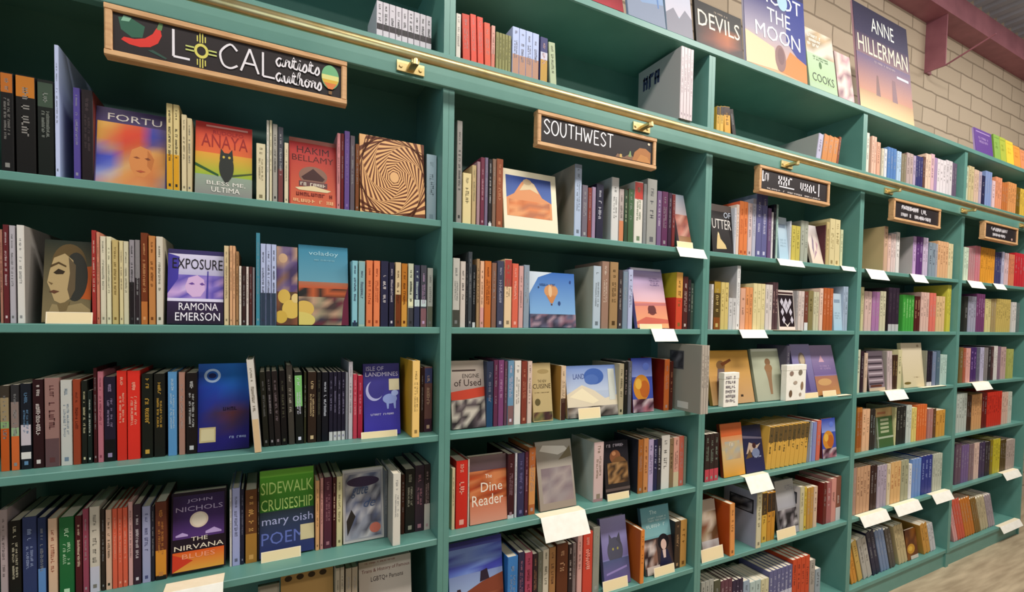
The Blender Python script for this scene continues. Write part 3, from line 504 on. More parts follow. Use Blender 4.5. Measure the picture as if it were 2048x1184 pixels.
def page_box(mb, w, h, d, hard=True, t=0.0022, mat=0):
    t = min(t, w * 0.3); e = 0.003 if hard else 0.0006
    mb.box(t, w - t, t + 0.0015, d - e, e, h - e, None, mat)

def lum(c):
    return 0.3 * c[0] + 0.6 * c[1] + 0.1 * c[2]

def parse_band(s):
    a = s.split(':')
    return float(a[0]), float(a[1]), a[2]

def spine_print(mb, w, h, base, op, seed, fine=True, mat=0):
    """bands and lettering on the spine face (plane y = 0, facing -Y)"""
    c = min(0.003, w * 0.22)
    sh = Sheet(mb, (c * .3, 0, 0), (w - c * .6, 0, 0), (0, 0, h), (0, -1, 0), mat)
    sh.rect(0, 0, 1, 1, base); sh.k += 1
    for b in op.get('b', ()):
        v0, v1, col = parse_band(b)
        sh.rect(0, v0, 1, v1, ink(col)); sh.k += 1
    tone = ink(op['t']) if 't' in op else (tuple(x * .35 for x in base[:3]) + (1,) if lum(base) > .3 else tuple(x * .4 + .22 for x in base[:3]) + (1,))
    r = random.Random(seed)
    if 'T' in op:
        sh.text(op['T'], .18, .3, .84, .94, tone, 0, True); sh.k += 1
        sh.marks(.25, .06, .75, .25, tone, 1, seed, True)
    elif fine:
        a = r.uniform(.3, .42); b_ = r.uniform(.86, .95)
        sh.marks(.2, a, .82, b_ - .18, tone, 1 if w < .02 else r.choice((1, 2)), seed, True)
        sh.marks(.28, b_ - .15, .76, b_, tone, 1, seed + 5, True)
        if r.random() < .7:
            sh.rect(.3, .05, .7, .05 + .35 * w / h + .012, tone)
    else:
        sh.marks(.22, .35, .8, .9, tone, 1, seed, True, .7)

def side_art(mb, h, d, style):
    """left board seen between shorter neighbours"""
    sh = Sheet(mb, (0, d, 0), (0, -d, 0), (0, 0, h), (-1, 0, 0))
    if style == 'lemon': sh.draw([('m', .12, .62, .62, .92, '4a5070', 1, 12), ('m', .12, .6, .62, .9, '4a5070', 1, 31)])
    elif style == 'magazine': sh.draw([('r', .3, .62, .62, .9, '5c5c60'), ('n', .34, .64, .6, .88, ['4a4a50', '7a7a80', '34343a'], 3, 3, 4), ('r', .5, .04, .74, .14, 'd0ccc4')])
    elif style == 'redyel': sh.draw([('r', 0, .56, 1, 1, 'b8a838'), ('r', 0, 0, 1, .56, 'c83c30')])
    elif style == 'picside': sh.draw([('r', .18, .6, .9, .86, '34343a'), ('n', .22, .62, .86, .84, ['4a4a54', '8a8a90', '2a2a30'], 4, 3, 6)])
    elif style == 'plainside': sh.draw([('r', .06, .05, .94, .95, 'b8541f')])

SHELF_TOP = {0: 2.601, 1: 2.045, 2: 1.680, 3: 1.307, 4: 0.943, 5: 0.560, 6: 0.130}
def setback(bay, shl):
    """how far the row of spines stands behind the shelf edge"""
    if bay == 1: return {0: .03, 1: .02, 2: .03, 3: .06, 4: .085, 5: .055, 6: .03}[shl]
    if bay == 2: return {0: .03, 1: .02, 2: .03, 3: .045, 4: .045, 5: .03, 6: .03}[shl]
    return .03
SHELF_NAME = {0: 'cubby above the rail', 1: 'first shelf', 2: 'second shelf', 3: 'third shelf', 4: 'fourth shelf', 5: 'fifth shelf', 6: 'bottom shelf'}
BAY_NAME = {1: 'chili-sign bay', 2: 'southwest-sign bay', 3: 'third bay', 4: 'fourth bay', 5: 'end bay'}
ORD = ['', 'first', 'second', 'third', 'fourth', 'fifth', 'sixth', 'seventh', 'eighth', 'ninth', 'tenth', 'eleventh', 'twelfth', 'thirteenth', 'fourteenth', 'fifteenth', 'sixteenth', 'seventeenth', 'eighteenth',
       'nineteenth', 'twentieth', 'twenty-first', 'twenty-second', 'twenty-third', 'twenty-fourth', 'twenty-fifth', 'twenty-sixth', 'twenty-seventh', 'twenty-eighth', 'twenty-ninth', 'thirtieth']
NAMED = [('black', '201c1c'), ('dark grey', '505050'), ('grey', '8c8c8c'), ('pale grey', 'b8b8b8'), ('white', 'e0dcd8'), ('cream', 'dccfa8'), ('tan', 'c0a070'), ('brown', '7a4c2c'), ('dark brown', '40281e'),
         ('red', 'd03c30'), ('dark red', '6a2024'), ('maroon', '6c3040'), ('pink', 'd8a0a0'), ('rose', 'b86070'), ('orange', 'd8884a'), ('rust', 'a85030'), ('yellow', 'd8b850'), ('olive', '8a8450'), ('green', '4c8a48'), ('dark green', '2c4a34'),
         ('teal', '4f8fa2'), ('pale blue', 'b0c4e0'), ('blue', '5a86c4'), ('navy', '2c2c50'), ('purple', '66507c'), ('lilac', 'b0a0c4'), ('peach', 'e0b48c'), ('coral', 'dd6a50'), ('dusty mauve', '8a6c74')]
def colour_name(h):
    if len(h) == 3: h = ''.join(c * 2 for c in h)
    rgb = [int(h[i:i + 2], 16) for i in (0, 2, 4)]
    return min(NAMED, key=lambda n: sum(w * (int(n[1][i:i + 2], 16) - rgb[i // 2]) ** 2 for i, w in ((0, 2), (2, 3), (4, 2))))[0]

def spine_book(rec, label, group, into=None):
    _, bay, shl, x, y, w, h, d, lean, col, ind, op = rec
    z = SHELF_TOP[shl] + 0.0005
    base = ink(col); side = ink(op['s']) if 's' in op else base
    seed = int(x * 1000) + shl * 77
    off = -w if lean > 0 else 0.0
    px = x + w if lean > 0 else x
    shell, pages, prt = MB(), MB(), MB()
    book_shell(shell, w, h, d, base, side)
    if 'S' in op: side_art(prt, h, d, op['S'])
    page_box(pages, w, h, d, h > .235)
    spine_print(prt, w, h, base, op, seed, into is None)
    if off:
        for b in (shell, pages, prt):
            b.v = [(p[0] + off, p[1], p[2]) for p in b.v]
    ang = math.radians(lean)
    if into is not None:
        M = Matrix.Translation((px, y, z)) @ Matrix.Rotation(ang, 4, 'Y')
        into.add(shell, M, 0); into.add(pages, M, 1); into.add(prt, M, 0)
        return
    root = empty('book', (px, y, z), (0, ang, 0))
    tag(root, label, 'book', group)
    shell.build('cover', PRINT, root)
    pages.build('page_block', PAGES, root)
    prt.build('spine_lettering', PRINT, root)

def face_book(loc, w, h, th, lean, art, label, group, cat='book', name='book'):
    base, spine, items = ART[art]
    base, spine = ink(base), ink(spine)
    loc = (loc[0], loc[1], loc[2] + th * math.sin(math.radians(lean)))
    root = empty(name, loc, (-math.radians(lean), 0, 0))
    tag(root, label, cat, group)
    sh, pg, prt = MB(), MB(), MB()
    t = min(.0022, th * .3)
    # front board, back board, spine at the left
    sh.box(0, w, 0, t, 0, h, base); sh.box(0, w, th - t, th, 0, h, spine); sh.box(0, t, t, th - t, 0, h, spine)
    pg.box(t, w - .003, t, th - t, .003, h - .003)
    items = [('r', 0, 0, 1, 1, ART[art][0])] + items
    Sheet(prt, (0, 0, 0), (w, 0, 0), (0, 0, h), (0, -1, 0)).draw(items)
    sh.build('cover', PRINT, root); pg.build('page_block', PAGES, root); prt.build('cover_print', PRINT, root)
    return root

# (face-out?, bay, shelf, x, y, width, height, depth or thickness, lean, colour or design, ...) in metres
BOOKS = [
(0,1,0,-0.2118,0.05,0.0201,0.1423,0.16,0.0,'cfcad2',1,{'b': ['.36:.5:3a3238','0:.06:444'],'t': '555'}),
(0,1,0,-0.1909,0.05,0.0199,0.1423,0.16,0.0,'cfcad2',1,{'b': ['.36:.5:3a3238','0:.06:444'],'t': '555'}),
(0,1,0,-0.1702,0.05,0.0199,0.1423,0.16,0.0,'cfcad2',1,{'b': ['.36:.5:3a3238','0:.06:444'],'t': '555'}),
(0,1,0,-0.1495,0.05,0.0199,0.1423,0.16,0.0,'cfcad2',1,{'b': ['.36:.5:3a3238','0:.06:444'],'t': '555'}),
(0,1,0,-0.1288,0.05,0.0199,0.1423,0.16,0.0,'cfcad2',1,{'b': ['.36:.5:3a3238','0:.06:444'],'t': '555'}),
(0,1,0,-0.1081,0.05,0.0199,0.1423,0.16,0.0,'cfcad2',1,{'b': ['.36:.5:3a3238','0:.06:444'],'t': '555'}),
(0,1,0,-0.0874,0.05,0.0199,0.1423,0.16,0.0,'cfcad2',1,{'b': ['.36:.5:3a3238','0:.06:444'],'t': '555'}),
(0,1,0,-0.0667,0.05,0.0199,0.1423,0.16,0.0,'cfcad2',1,{'b': ['.36:.5:3a3238','0:.06:444'],'t': '555'}),
(0,1,0,-0.046,0.05,0.0199,0.1423,0.16,0.0,'cfcad2',1,{'b': ['.36:.5:3a3238','0:.06:444'],'t': '555'}),
(0,1,1,-1.0994,0.02,0.0225,0.2381,0.2,0.0,'1c1a1a',1,{'b': ['.8:.99:b8702e'],'t': '8f8c88'}),
(0,1,1,-1.0726,0.02,0.0355,0.2386,0.2,0.0,'1b1917',1,{'b': ['.78:.99:c07c30'],'t': '8f8c88'}),
(0,1,1,-1.0332,0.02,0.0299,0.2365,0.2,0.0,'1a211c',1,{'b': ['.72:.97:48584a'],'t': '8a8f88'}),
(0,1,1,-1.0006,0.02,0.0082,0.3274,0.27,0.0,'c3cdee',1,{'s': 'b4c4ea'}),
(0,1,1,-0.966,0.02,0.0136,0.2314,0.178,0.0,'5b4f96',1,{'s': '4c4088'}),
(0,1,1,-0.95,0.02,0.0228,0.2305,0.194,0.0,'2a1f24',1,{'t': '54484a','s': '7a3a34'}),
(1,1,1,-0.9264,0.02,0.1529,0.2045,0.02,8.0,'woman','purple orange portrait cover'),
(0,1,1,-0.7726,0.02,0.0144,0.2341,0.186,0.0,'d8c690',1,{'b': ['0:.42:d9a22c'],'t': '333'}),
(0,1,1,-0.7574,0.02,0.014,0.2341,0.2,0.0,'d8c690',1,{'b': ['0:.42:d9a22c'],'t': '333'}),
(0,1,1,-0.7387,0.02,0.0118,0.2113,0.178,0.0,'d8c9a4',1,{}),
(0,1,1,-0.7258,0.02,0.0108,0.2038,0.194,0.0,'cfc09a',1,{'t': '666'}),
(1,1,1,-0.7085,0.02,0.1397,0.2111,0.018,8.0,'owl','black owl cover'),
(0,1,1,-0.5575,0.02,0.0235,0.1664,0.186,0.0,'d9cfae',1,{'t': '8a8064'}),
(0,1,1,-0.5306,0.02,0.0059,0.2372,0.2,0.0,'d8d4c8',0,{}),
(0,1,1,-0.523,0.02,0.0065,0.2388,0.178,0.0,'d8cfb0',0,{}),
(0,1,1,-0.5147,0.02,0.0125,0.2298,0.194,0.0,'a8a49c',1,{'t': '333'}),
(0,1,1,-0.5007,0.02,0.0141,0.2242,0.17,0.0,'54545c',1,{'b': ['0:.45:7d4a4a'],'t': 'bbb'}),
(0,1,1,-0.4835,0.02,0.0107,0.1808,0.186,0.0,'dcd0b4',1,{}),
(1,1,1,-0.47,0.02,0.1346,0.2105,0.02,8.0,'hakim','red city cover'),
(0,1,1,-0.3346,0.02,0.0097,0.2374,0.178,0.0,'c98a8c',1,{}),
(0,1,1,-0.3234,0.02,0.009,0.2384,0.194,0.0,'6d1f24',1,{}),
(0,1,1,-0.3129,0.02,0.0159,0.2483,0.17,0.0,'6c5590',1,{'t': '8a76a8'}),
(0,1,1,-0.2953,0.02,0.0137,0.2369,0.186,0.0,'6a6068',1,{'t': '999'}),
(0,1,1,-0.2793,0.02,0.011,0.214,0.2,0.0,'80502e',1,{}),
(1,1,1,-0.2639,0.02,0.2135,0.2576,0.02,6.0,'spiral','spiral pattern cover'),
(0,1,1,-0.0381,0.05,0.0359,0.2323,0.194,0.0,'a9bfcb',1,{'t': '8fa4b0','s': '7f8c98'}),
(0,1,2,-1.1083,0.03,0.0046,0.2275,0.17,0.0,'ad7d6c',1,{'t': '744'}),
(0,1,2,-1.1027,0.03,0.0103,0.2401,0.186,0.0,'6e3034',1,{'t': 'd8c0c0'}),
(0,1,2,-1.0913,0.03,0.0102,0.2391,0.2,0.0,'b9b4bb',1,{'t': '777'}),
(0,1,2,-1.0779,0.03,0.0131,0.2417,0.27,0.0,'e0dcd6',1,{'t': '999','s': 'a8a29c'}),
(1,1,2,-1.0341,0.03,0.0948,0.2139,0.02,8.0,'aviator','sepia face cover'),
(0,1,2,-0.935,0.03,0.0088,0.243,0.17,0.0,'a8403c',1,{'t': 'e8c8b8'}),
(0,1,2,-0.9251,0.03,0.0062,0.2393,0.186,0.0,'cf8a74',1,{}),
(0,1,2,-0.9177,0.03,0.0118,0.2294,0.2,0.0,'dcd4bc',1,{'t': '998'}),
(0,1,2,-0.9048,0.03,0.0095,0.2297,0.178,0.0,'e2dcbc',1,{}),
(0,1,2,-0.8936,0.03,0.0132,0.222,0.194,0.0,'c9b47c',1,{'t': '887040'}),
(0,1,2,-0.8782,0.03,0.0083,0.2211,0.17,0.0,'dccfa2',1,{'t': '987'}),
(0,1,2,-0.8692,0.03,0.0104,0.2206,0.186,0.0,'d4cdb0',1,{}),
(0,1,2,-0.8568,0.03,0.0107,0.2253,0.2,0.0,'9c969c',1,{'b': ['0:.5:2b2426'],'t': '444'}),
(0,1,2,-0.8448,0.03,0.0104,0.2263,0.178,0.0,'8f8a8c',1,{'b': ['0:.55:3a3034']}),
(0,1,2,-0.8325,0.03,0.0152,0.2466,0.194,0.0,'7a4226',1,{'b': ['0:.25:c07a44'],'t': 'd8a070'}),
(0,1,2,-0.8154,0.03,0.0149,0.2401,0.17,0.0,'c68a54',1,{'t': '7a4a24'}),
(0,1,2,-0.7985,0.03,0.0146,0.2398,0.186,0.0,'d8d0c0',1,{'t': '665','s': 'cabfa8'}),
(1,1,2,-0.7753,0.03,0.1334,0.2115,0.02,8.0,'exposure','violet portrait cover'),
(0,1,2,-0.6393,0.03,0.0114,0.2282,0.178,0.0,'dcc7a0',1,{}),
(0,1,2,-0.6254,0.03,0.0068,0.2295,0.194,0.0,'e0b088',1,{}),
(0,1,2,-0.6178,0.03,0.0062,0.2295,0.17,0.0,'e0b088',1,{}),
(0,1,2,-0.6102,0.03,0.0072,0.2143,0.186,0.0,'a5805c',1,{'t': '5a4028'}),
(0,1,2,-0.6017,0.03,0.0055,0.1726,0.2,0.0,'e6ddd0',0,{}),
(0,1,2,-0.5945,0.03,0.0098,0.1725,0.178,0.0,'46302e',1,{}),
(0,1,2,-0.5834,0.03,0.0059,0.1718,0.194,0.0,'dccfc8',0,{}),
(0,1,2,-0.5758,0.03,0.0073,0.1724,0.17,0.0,'5a3534',0,{}),
(0,1,2,-0.5671,0.03,0.0051,0.1709,0.186,0.0,'8a8488',0,{}),
(0,1,2,-0.5583,0.03,0.0103,0.2729,0.24,0.0,'4f8fa2',1,{'s': '2f6a80'}),
(0,1,2,-0.5465,0.03,0.0137,0.2424,0.178,0.0,'b9c3e4',1,{'b': ['0:.4:3d4a5c'],'t': '445'}),
(0,1,2,-0.532,0.03,0.0134,0.2424,0.194,0.0,'b9c3e4',1,{'b': ['0:.4:3d4a5c'],'t': '445'}),
(0,1,2,-0.5178,0.03,0.0134,0.2424,0.17,0.0,'b9c3e4',1,{'b': ['0:.4:3d4a5c'],'t': '445'}),
(1,1,2,-0.5028,0.03,0.0574,0.2433,0.015,8.0,'balloons','yellow balloon cover'),
(1,1,2,-0.4422,0.03,0.1464,0.2534,0.02,8.0,'tealsky','teal sky cover'),
(0,1,2,-0.2855,0.03,0.0169,0.211,0.178,0.0,'8fc3cf',1,{'b': ['0:.06:345'],'t': '446'}),
(0,1,2,-0.2653,0.03,0.0198,0.2111,0.194,0.0,'a9bfb0',1,{'b': ['.03:.99:8fb5b8'],'t': '446'}),
(0,1,2,-0.2413,0.03,0.0201,0.215,0.17,0.0,'e0855a',1,{'t': 'b0583a'}),
(0,1,2,-0.2177,0.03,0.02,0.2156,0.186,0.0,'e5895e',1,{'t': 'b0583a'}),
(0,1,2,-0.1951,0.03,0.025,0.2163,0.2,0.0,'34344e',1,{'t': 'd8d0d0'}),
(0,1,2,-0.1676,0.03,0.017,0.2135,0.178,0.0,'2e2d44',1,{'t': 'c8c0c8'}),
(0,1,2,-0.1471,0.03,0.019,0.2153,0.194,0.0,'d5bf98',1,{'b': ['0:.5:7a4322'],'t': '5a3820'}),
(0,1,2,-0.1263,0.03,0.0196,0.2126,0.17,0.0,'b87a30',1,{'b': ['0:.4:d09a4c'],'t': '6a3a10'}),
(0,1,2,-0.1038,0.03,0.0187,0.2141,0.186,0.0,'c5c8b0',1,{'b': ['.33:.44:e6e6c0','0:.3:4a4a50'],'t': '333'}),
(0,1,2,-0.0821,0.03,0.019,0.2103,0.2,0.0,'3f445c',1,{'b': ['.33:.44:cfe0e0'],'t': 'cdd'}),
(0,1,2,-0.0602,0.03,0.0207,0.2111,0.178,0.0,'55555f',1,{'b': ['.33:.44:cfe0e0','0:.3:8f6a70'],'t': 'cac'}),
(0,1,2,-0.0363,0.03,0.0195,0.2033,0.194,0.0,'a9aba4',1,{'b': ['0:.35:6a6c5e'],'t': '777'}),
(0,1,3,-1.1233,0.06,0.0171,0.2157,0.17,0.0,'4a4238',1,{'b': ['0:.5:c4622a','.5:.58:8fae7c','.58:.86:a08f70']}),
(0,1,3,-1.1039,0.06,0.0162,0.217,0.186,0.0,'3c3a3c',1,{'b': ['0:.4:d2703c','.4:.5:9cb490','.5:.8:90807a']}),
(0,1,3,-1.0859,0.06,0.0204,0.2193,0.2,0.0,'20242e',1,{'b': ['.28:.52:c9c0c8','.12:.2:e0dcd8'],'t': '6c8fb0'}),
(0,1,3,-1.0629,0.06,0.0212,0.229,0.178,0.0,'37181c',1,{'t': 'd8ccc8'}),
(0,1,3,-1.0399,0.06,0.0288,0.2312,0.194,0.0,'9c7a74',1,{'b': ['0:.32:6a5254'],'t': '6a4444'}),
(0,1,3,-1.0088,0.06,0.023,0.2248,0.17,0.0,'c6c6c0',1,{'t': '7a8c9c','s': 'ddb8a0'}),
(0,1,3,-0.9842,0.06,0.0154,0.2259,0.186,0.0,'9a4a30',1,{'t': '6a2c1c'}),
(0,1,3,-0.9668,0.06,0.0116,0.2219,0.2,0.0,'23261e',1,{'t': 'c8c09c'}),
(0,1,3,-0.9544,0.06,0.0091,0.195,0.178,0.0,'1e2a26',1,{'t': 'd0d8cc'}),
(0,1,3,-0.9417,0.06,0.0072,0.2548,0.194,0.0,'4a1a1e',1,{}),
(0,1,3,-0.9332,0.06,0.0119,0.245,0.17,0.0,'b87480',1,{'t': '8a4a58'}),
(0,1,3,-0.9198,0.06,0.0246,0.2306,0.186,0.0,'2a2136',1,{'b': ['0:.26:181214'],'t': '9a8aa8'}),
(0,1,3,-0.8928,0.06,0.0218,0.2455,0.2,0.0,'d23a2c',1,{'t': 'f0b8a0'}),
(0,1,3,-0.8697,0.06,0.0276,0.2447,0.178,0.0,'dd3c30',1,{'t': 'f0b8a0'}),
(0,1,3,-0.8384,0.06,0.0254,0.2352,0.194,0.0,'1f221a',1,{'t': 'c9a04a'}),
(0,1,3,-0.8105,0.06,0.0248,0.2349,0.17,0.0,'22221b',1,{'t': 'c9a04a'}),
(0,1,3,-0.7785,0.06,0.0207,0.2389,0.186,0.0,'6296c4',1,{'t': 'b4cfe4'}),
(0,1,3,-0.7531,0.06,0.0146,0.237,0.2,0.0,'ab8476',1,{}),
(0,1,3,-0.736,0.06,0.0267,0.2344,0.178,0.0,'231a1a',1,{'t': 'c8c8c8'}),
(1,1,3,-0.7085,0.06,0.1313,0.2563,0.02,7.0,'blue','deep blue cover'),
(0,1,3,-0.5612,0.0,0.0182,0.2734,0.2,-4.5,'d6d0c8',1,{'b': ['0:.36:d8bd96'],'t': '8a8070','s': '8f8a84'}),
(0,1,3,-0.5381,0.06,0.0154,0.2308,0.186,-3.0,'2a2a20',1,{'t': '777'}),
(0,1,3,-0.5207,0.06,0.0134,0.233,0.2,-3.0,'231f20',1,{'t': 'a09aa0'}),
(0,1,3,-0.5056,0.06,0.0163,0.2325,0.178,-3.0,'2e2626',1,{'t': '887a80'}),
(0,1,3,-0.4885,0.06,0.0167,0.2333,0.194,-2.0,'1c1718',1,{'t': '665'}),
(0,1,3,-0.4678,0.06,0.017,0.2494,0.17,-2.0,'4a4640',1,{'t': 'bdb8ac'}),
(0,1,3,-0.4474,0.06,0.022,0.2275,0.186,-1.5,'1d201c',1,{'b': ['.52:.95:86c47c'],'t': 'dde'}),
(0,1,3,-0.4246,0.06,0.0063,0.2269,0.2,0.0,'3a3a24',0,{}),
(0,1,3,-0.4139,0.06,0.0251,0.2262,0.178,0.0,'3a2a20',1,{'t': 'd0b890'}),
(0,1,3,-0.3869,0.06,0.013,0.2248,0.194,0.0,'1a1718',1,{'t': '665'}),
(0,1,3,-0.3721,0.06,0.0197,0.2242,0.17,0.0,'191924',1,{'t': 'c8ccd8'}),
(0,1,3,-0.3505,0.06,0.0122,0.2237,0.186,0.0,'262236',1,{'b': ['0:.13:c8c8c8'],'t': '8a84a0'}),
(0,1,3,-0.3375,0.06,0.0118,0.2237,0.2,0.0,'262236',1,{'b': ['0:.13:c8c8c8'],'t': '8a84a0'}),
(0,1,3,-0.325,0.06,0.0118,0.2237,0.178,0.0,'262236',1,{'b': ['0:.13:c8c8c8'],'t': '8a84a0'}),
(0,1,3,-0.3124,0.06,0.0118,0.2237,0.194,0.0,'262236',1,{'b': ['0:.13:c8c8c8'],'t': '8a84a0'}),
(0,1,3,-0.2993,0.06,0.0075,0.2208,0.17,0.0,'8a8c94',0,{}),
(0,1,3,-0.2902,0.06,0.0131,0.2555,0.186,0.0,'c0bcc2',1,{'s': '8a8a8e'}),
(0,1,3,-0.2758,0.06,0.0132,0.2143,0.2,0.0,'c04a5c',1,{'t': 'e8a0a8'}),
(0,1,3,-0.2608,0.06,0.0161,0.2092,0.178,0.0,'a83048',1,{'t': 'd88898'}),
(1,1,3,-0.2393,0.06,0.122,0.2438,0.02,8.0,'wolf','crescent moon cover'),
(0,1,3,-0.0935,0.0,0.0255,0.2588,0.17,0.0,'f2cc82',1,{'s': 'd0a038'}),
(0,1,3,-0.0474,0.06,0.0118,0.2298,0.186,0.0,'3a2420',1,{}),
(0,1,3,-0.0342,0.06,0.0287,0.2312,0.2,0.0,'7a5a58',1,{'b': ['.75:.98:4a5078','0:.2:55384a'],'t': 'd8b8a0'}),
(0,1,4,-1.1365,0.085,0.0134,0.2589,0.178,0.0,'b9a8ac',1,{}),
(0,1,4,-1.1197,0.085,0.0223,0.2261,0.194,0.0,'231f1b',1,{'t': 'd8d0b8'}),
(0,1,4,-1.0944,0.085,0.0278,0.2315,0.17,0.0,'3c466e',1,{'t': 'a0acd0','s': '283258'}),
(0,1,4,-1.065,0.085,0.0167,0.2259,0.186,0.0,'2c3a5e',1,{'b': ['.1:.4:6a90c4']}),
(0,1,4,-1.0446,0.085,0.0183,0.2198,0.2,0.0,'dcb89c',1,{'t': 'a8604a'}),
(0,1,4,-1.0224,0.085,0.0306,0.2185,0.178,0.0,'2c6e40',1,{'t': 'c4e0bc'}),
(0,1,4,-0.9896,0.085,0.0145,0.2176,0.194,0.0,'5a2026',1,{'t': 'e8c8b0'}),
(0,1,4,-0.9737,0.085,0.0123,0.2344,0.17,0.0,'9a4e60',1,{}),
(0,1,4,-0.9594,0.085,0.0217,0.2375,0.186,0.0,'cfc4b4',1,{'b': ['0:.3:c8c4d0']}),
(0,1,4,-0.9348,0.085,0.008,0.2274,0.2,0.0,'3c3028',1,{}),
(0,1,4,-0.925,0.085,0.0132,0.2238,0.178,0.0,'d8b49c',1,{'t': '332'}),
(0,1,4,-0.9104,0.085,0.0109,0.2242,0.194,0.0,'dd6a50',1,{'t': 'f0a890'}),
(0,1,4,-0.8987,0.085,0.0104,0.2242,0.17,0.0,'dd6a50',1,{'t': 'f0a890'}),
(0,1,4,-0.8875,0.085,0.0104,0.2242,0.186,0.0,'dd6a50',1,{'t': 'f0a890'}),
(0,1,4,-0.8751,0.085,0.0098,0.2381,0.2,0.0,'d2a4a0',1,{}),
(0,1,4,-0.8639,0.085,0.0173,0.2287,0.178,0.0,'46303c',1,{'t': 'd8ccd0'}),
(0,1,4,-0.8441,0.085,0.0195,0.2195,0.194,0.0,'a3a4c2',1,{'t': '5a5a80'}),
(0,1,4,-0.8231,0.085,0.0076,0.2164,0.17,0.0,'2c2a38',1,{}),
(0,1,4,-0.8139,0.085,0.0266,0.2271,0.186,0.0,'6a3a28',1,{'b': ['.06:.38:d8923a','0:.05:222'],'t': 'c8864a'}),
(1,1,4,-0.7784,0.085,0.1376,0.2306,0.06,7.0,'nirvana','full moon cover'),
(0,1,4,-0.6295,0.085,0.0051,0.2375,0.178,0.0,'d0ccc8',0,{}),
(0,1,4,-0.6231,0.085,0.0207,0.2393,0.194,0.0,'a6aad2',1,{'s': '8088b8'}),
(0,1,4,-0.6006,0.085,0.009,0.233,0.17,0.0,'2a2a40',1,{'t': '889'}),
(0,1,4,-0.5882,0.085,0.0321,0.2287,0.186,0.0,'6a4426',1,{'b': ['0:.4:a87c3c'],'t': 'd0a060'}),
(0,1,4,-0.5543,0.085,0.004,0.2188,0.2,0.0,'2a2220',0,{}),
(1,1,4,-0.5491,0.085,0.1579,0.2683,0.04,8.0,'sidewalk','green and navy cover'),
(0,1,4,-0.3871,0.085,0.0117,0.2302,0.194,0.0,'dba878',1,{}),
(0,1,4,-0.3728,0.085,0.0089,0.2374,0.17,0.0,'c9948c',1,{}),
(0,1,4,-0.3619,0.085,0.0247,0.2374,0.186,0.0,'5c3040',1,{'t': 'a87880'}),
(0,1,4,-0.3351,0.085,0.0113,0.2346,0.2,0.0,'4c1c20',1,{'t': 'd8b8a0'}),
(0,1,4,-0.3226,0.085,0.0183,0.2354,0.178,0.0,'d5cc9f',1,{'t': '888060'}),
(1,1,4,-0.3,0.085,0.1348,0.2422,0.02,8.0,'silver','silver framed cover'),
(0,1,4,-0.1645,0.085,0.0103,0.2344,0.17,0.0,'6c7074',0,{}),
(0,1,4,-0.153,0.01,0.026,0.2444,0.186,0.0,'dcd8cc',1,{'t': '999','s': 'b0a89c'}),
(0,1,4,-0.1059,0.085,0.012,0.2134,0.2,0.0,'4c2a1c',0,{}),
(0,1,4,-0.092,0.085,0.0348,0.2296,0.178,0.0,'2a2a26',1,{'t': 'aaa898'}),
(0,1,4,-0.0565,0.085,0.0329,0.2384,0.194,0.0,'4c3c48',1,{'t': 'c08a98'}),
(0,1,4,-0.0231,0.085,0.0226,0.2392,0.17,0.0,'4c4040',1,{'b': ['0:.4:d8d0c8'],'t': 'caa'}),
(1,1,5,-0.5537,0.055,0.0609,0.2961,0.02,8.0,'plain_grey','plain grey cover'),
(1,1,5,-0.4892,0.055,0.158,0.3174,0.02,8.0,'tan','tan dotted cover'),
(0,1,5,-0.3276,0.055,0.0132,0.3243,0.178,0.0,'b8ac98',1,{}),
(0,1,5,-0.3136,0.055,0.0128,0.3243,0.194,0.0,'b8ac98',1,{}),
(0,1,5,-0.2963,0.055,0.0189,0.3161,0.17,0.0,'a89a86',1,{'b': ['0:.7:b05a40']}),
(0,1,5,-0.2766,0.055,0.0187,0.3161,0.186,0.0,'a89a86',1,{'b': ['0:.7:b05a40']}),
(1,1,5,-0.2481,0.055,0.1804,0.3051,0.02,8.0,'history','white history cover'),
(0,2,0,0.0559,0.03,0.0175,0.1706,0.178,0.0,'e2dcd4',1,{}),
(0,2,0,0.0826,0.03,0.0278,0.1764,0.194,-2.0,'cf5442',1,{'s': '6a2420'}),
(0,2,0,0.1139,0.03,0.0219,0.1839,0.17,-2.0,'dd5a48',1,{}),
(0,2,0,0.1396,0.03,0.0227,0.1825,0.186,-2.0,'dd5a48',1,{}),
(0,2,0,0.1671,0.03,0.023,0.1704,0.2,-2.0,'d9664e',1,{}),
(0,2,0,0.1909,0.03,0.0142,0.1679,0.178,0.0,'d8a498',0,{'b': ['0:.4:cf8070']}),
(0,2,0,0.209,0.03,0.0118,0.1504,0.194,0.0,'8f8d5c',0,{'t': '5c5c3a'}),
(0,2,0,0.2216,0.03,0.0114,0.1504,0.17,0.0,'8f8d5c',0,{'t': '5c5c3a'}),
(0,2,0,0.2338,0.03,0.0114,0.1504,0.186,0.0,'8f8d5c',0,{'t': '5c5c3a'}),
(0,2,0,0.2459,0.03,0.0114,0.1504,0.2,0.0,'8f8d5c',0,{'t': '5c5c3a'}),
(0,2,0,0.2581,0.03,0.0114,0.1504,0.178,0.0,'8f8d5c',0,{'t': '5c5c3a'}),
(0,2,0,0.2755,0.03,0.0274,0.1893,0.194,0.0,'b9c6ea',1,{'b': ['.06:.48:b8907c','0:.06:ddd'],'t': '889'}),
(0,2,0,0.3037,0.03,0.0274,0.1893,0.17,0.0,'b9c6ea',1,{'b': ['.06:.48:b8907c','0:.06:ddd'],'t': '889'}),
(0,2,0,0.332,0.03,0.0274,0.1893,0.186,0.0,'b9c6ea',1,{'b': ['.06:.48:b8907c','0:.06:ddd'],'t': '889'}),
(0,2,0,0.3602,0.03,0.0274,0.1893,0.2,0.0,'b9c6ea',1,{'b': ['.06:.48:b8907c','0:.06:ddd'],'t': '889'}),
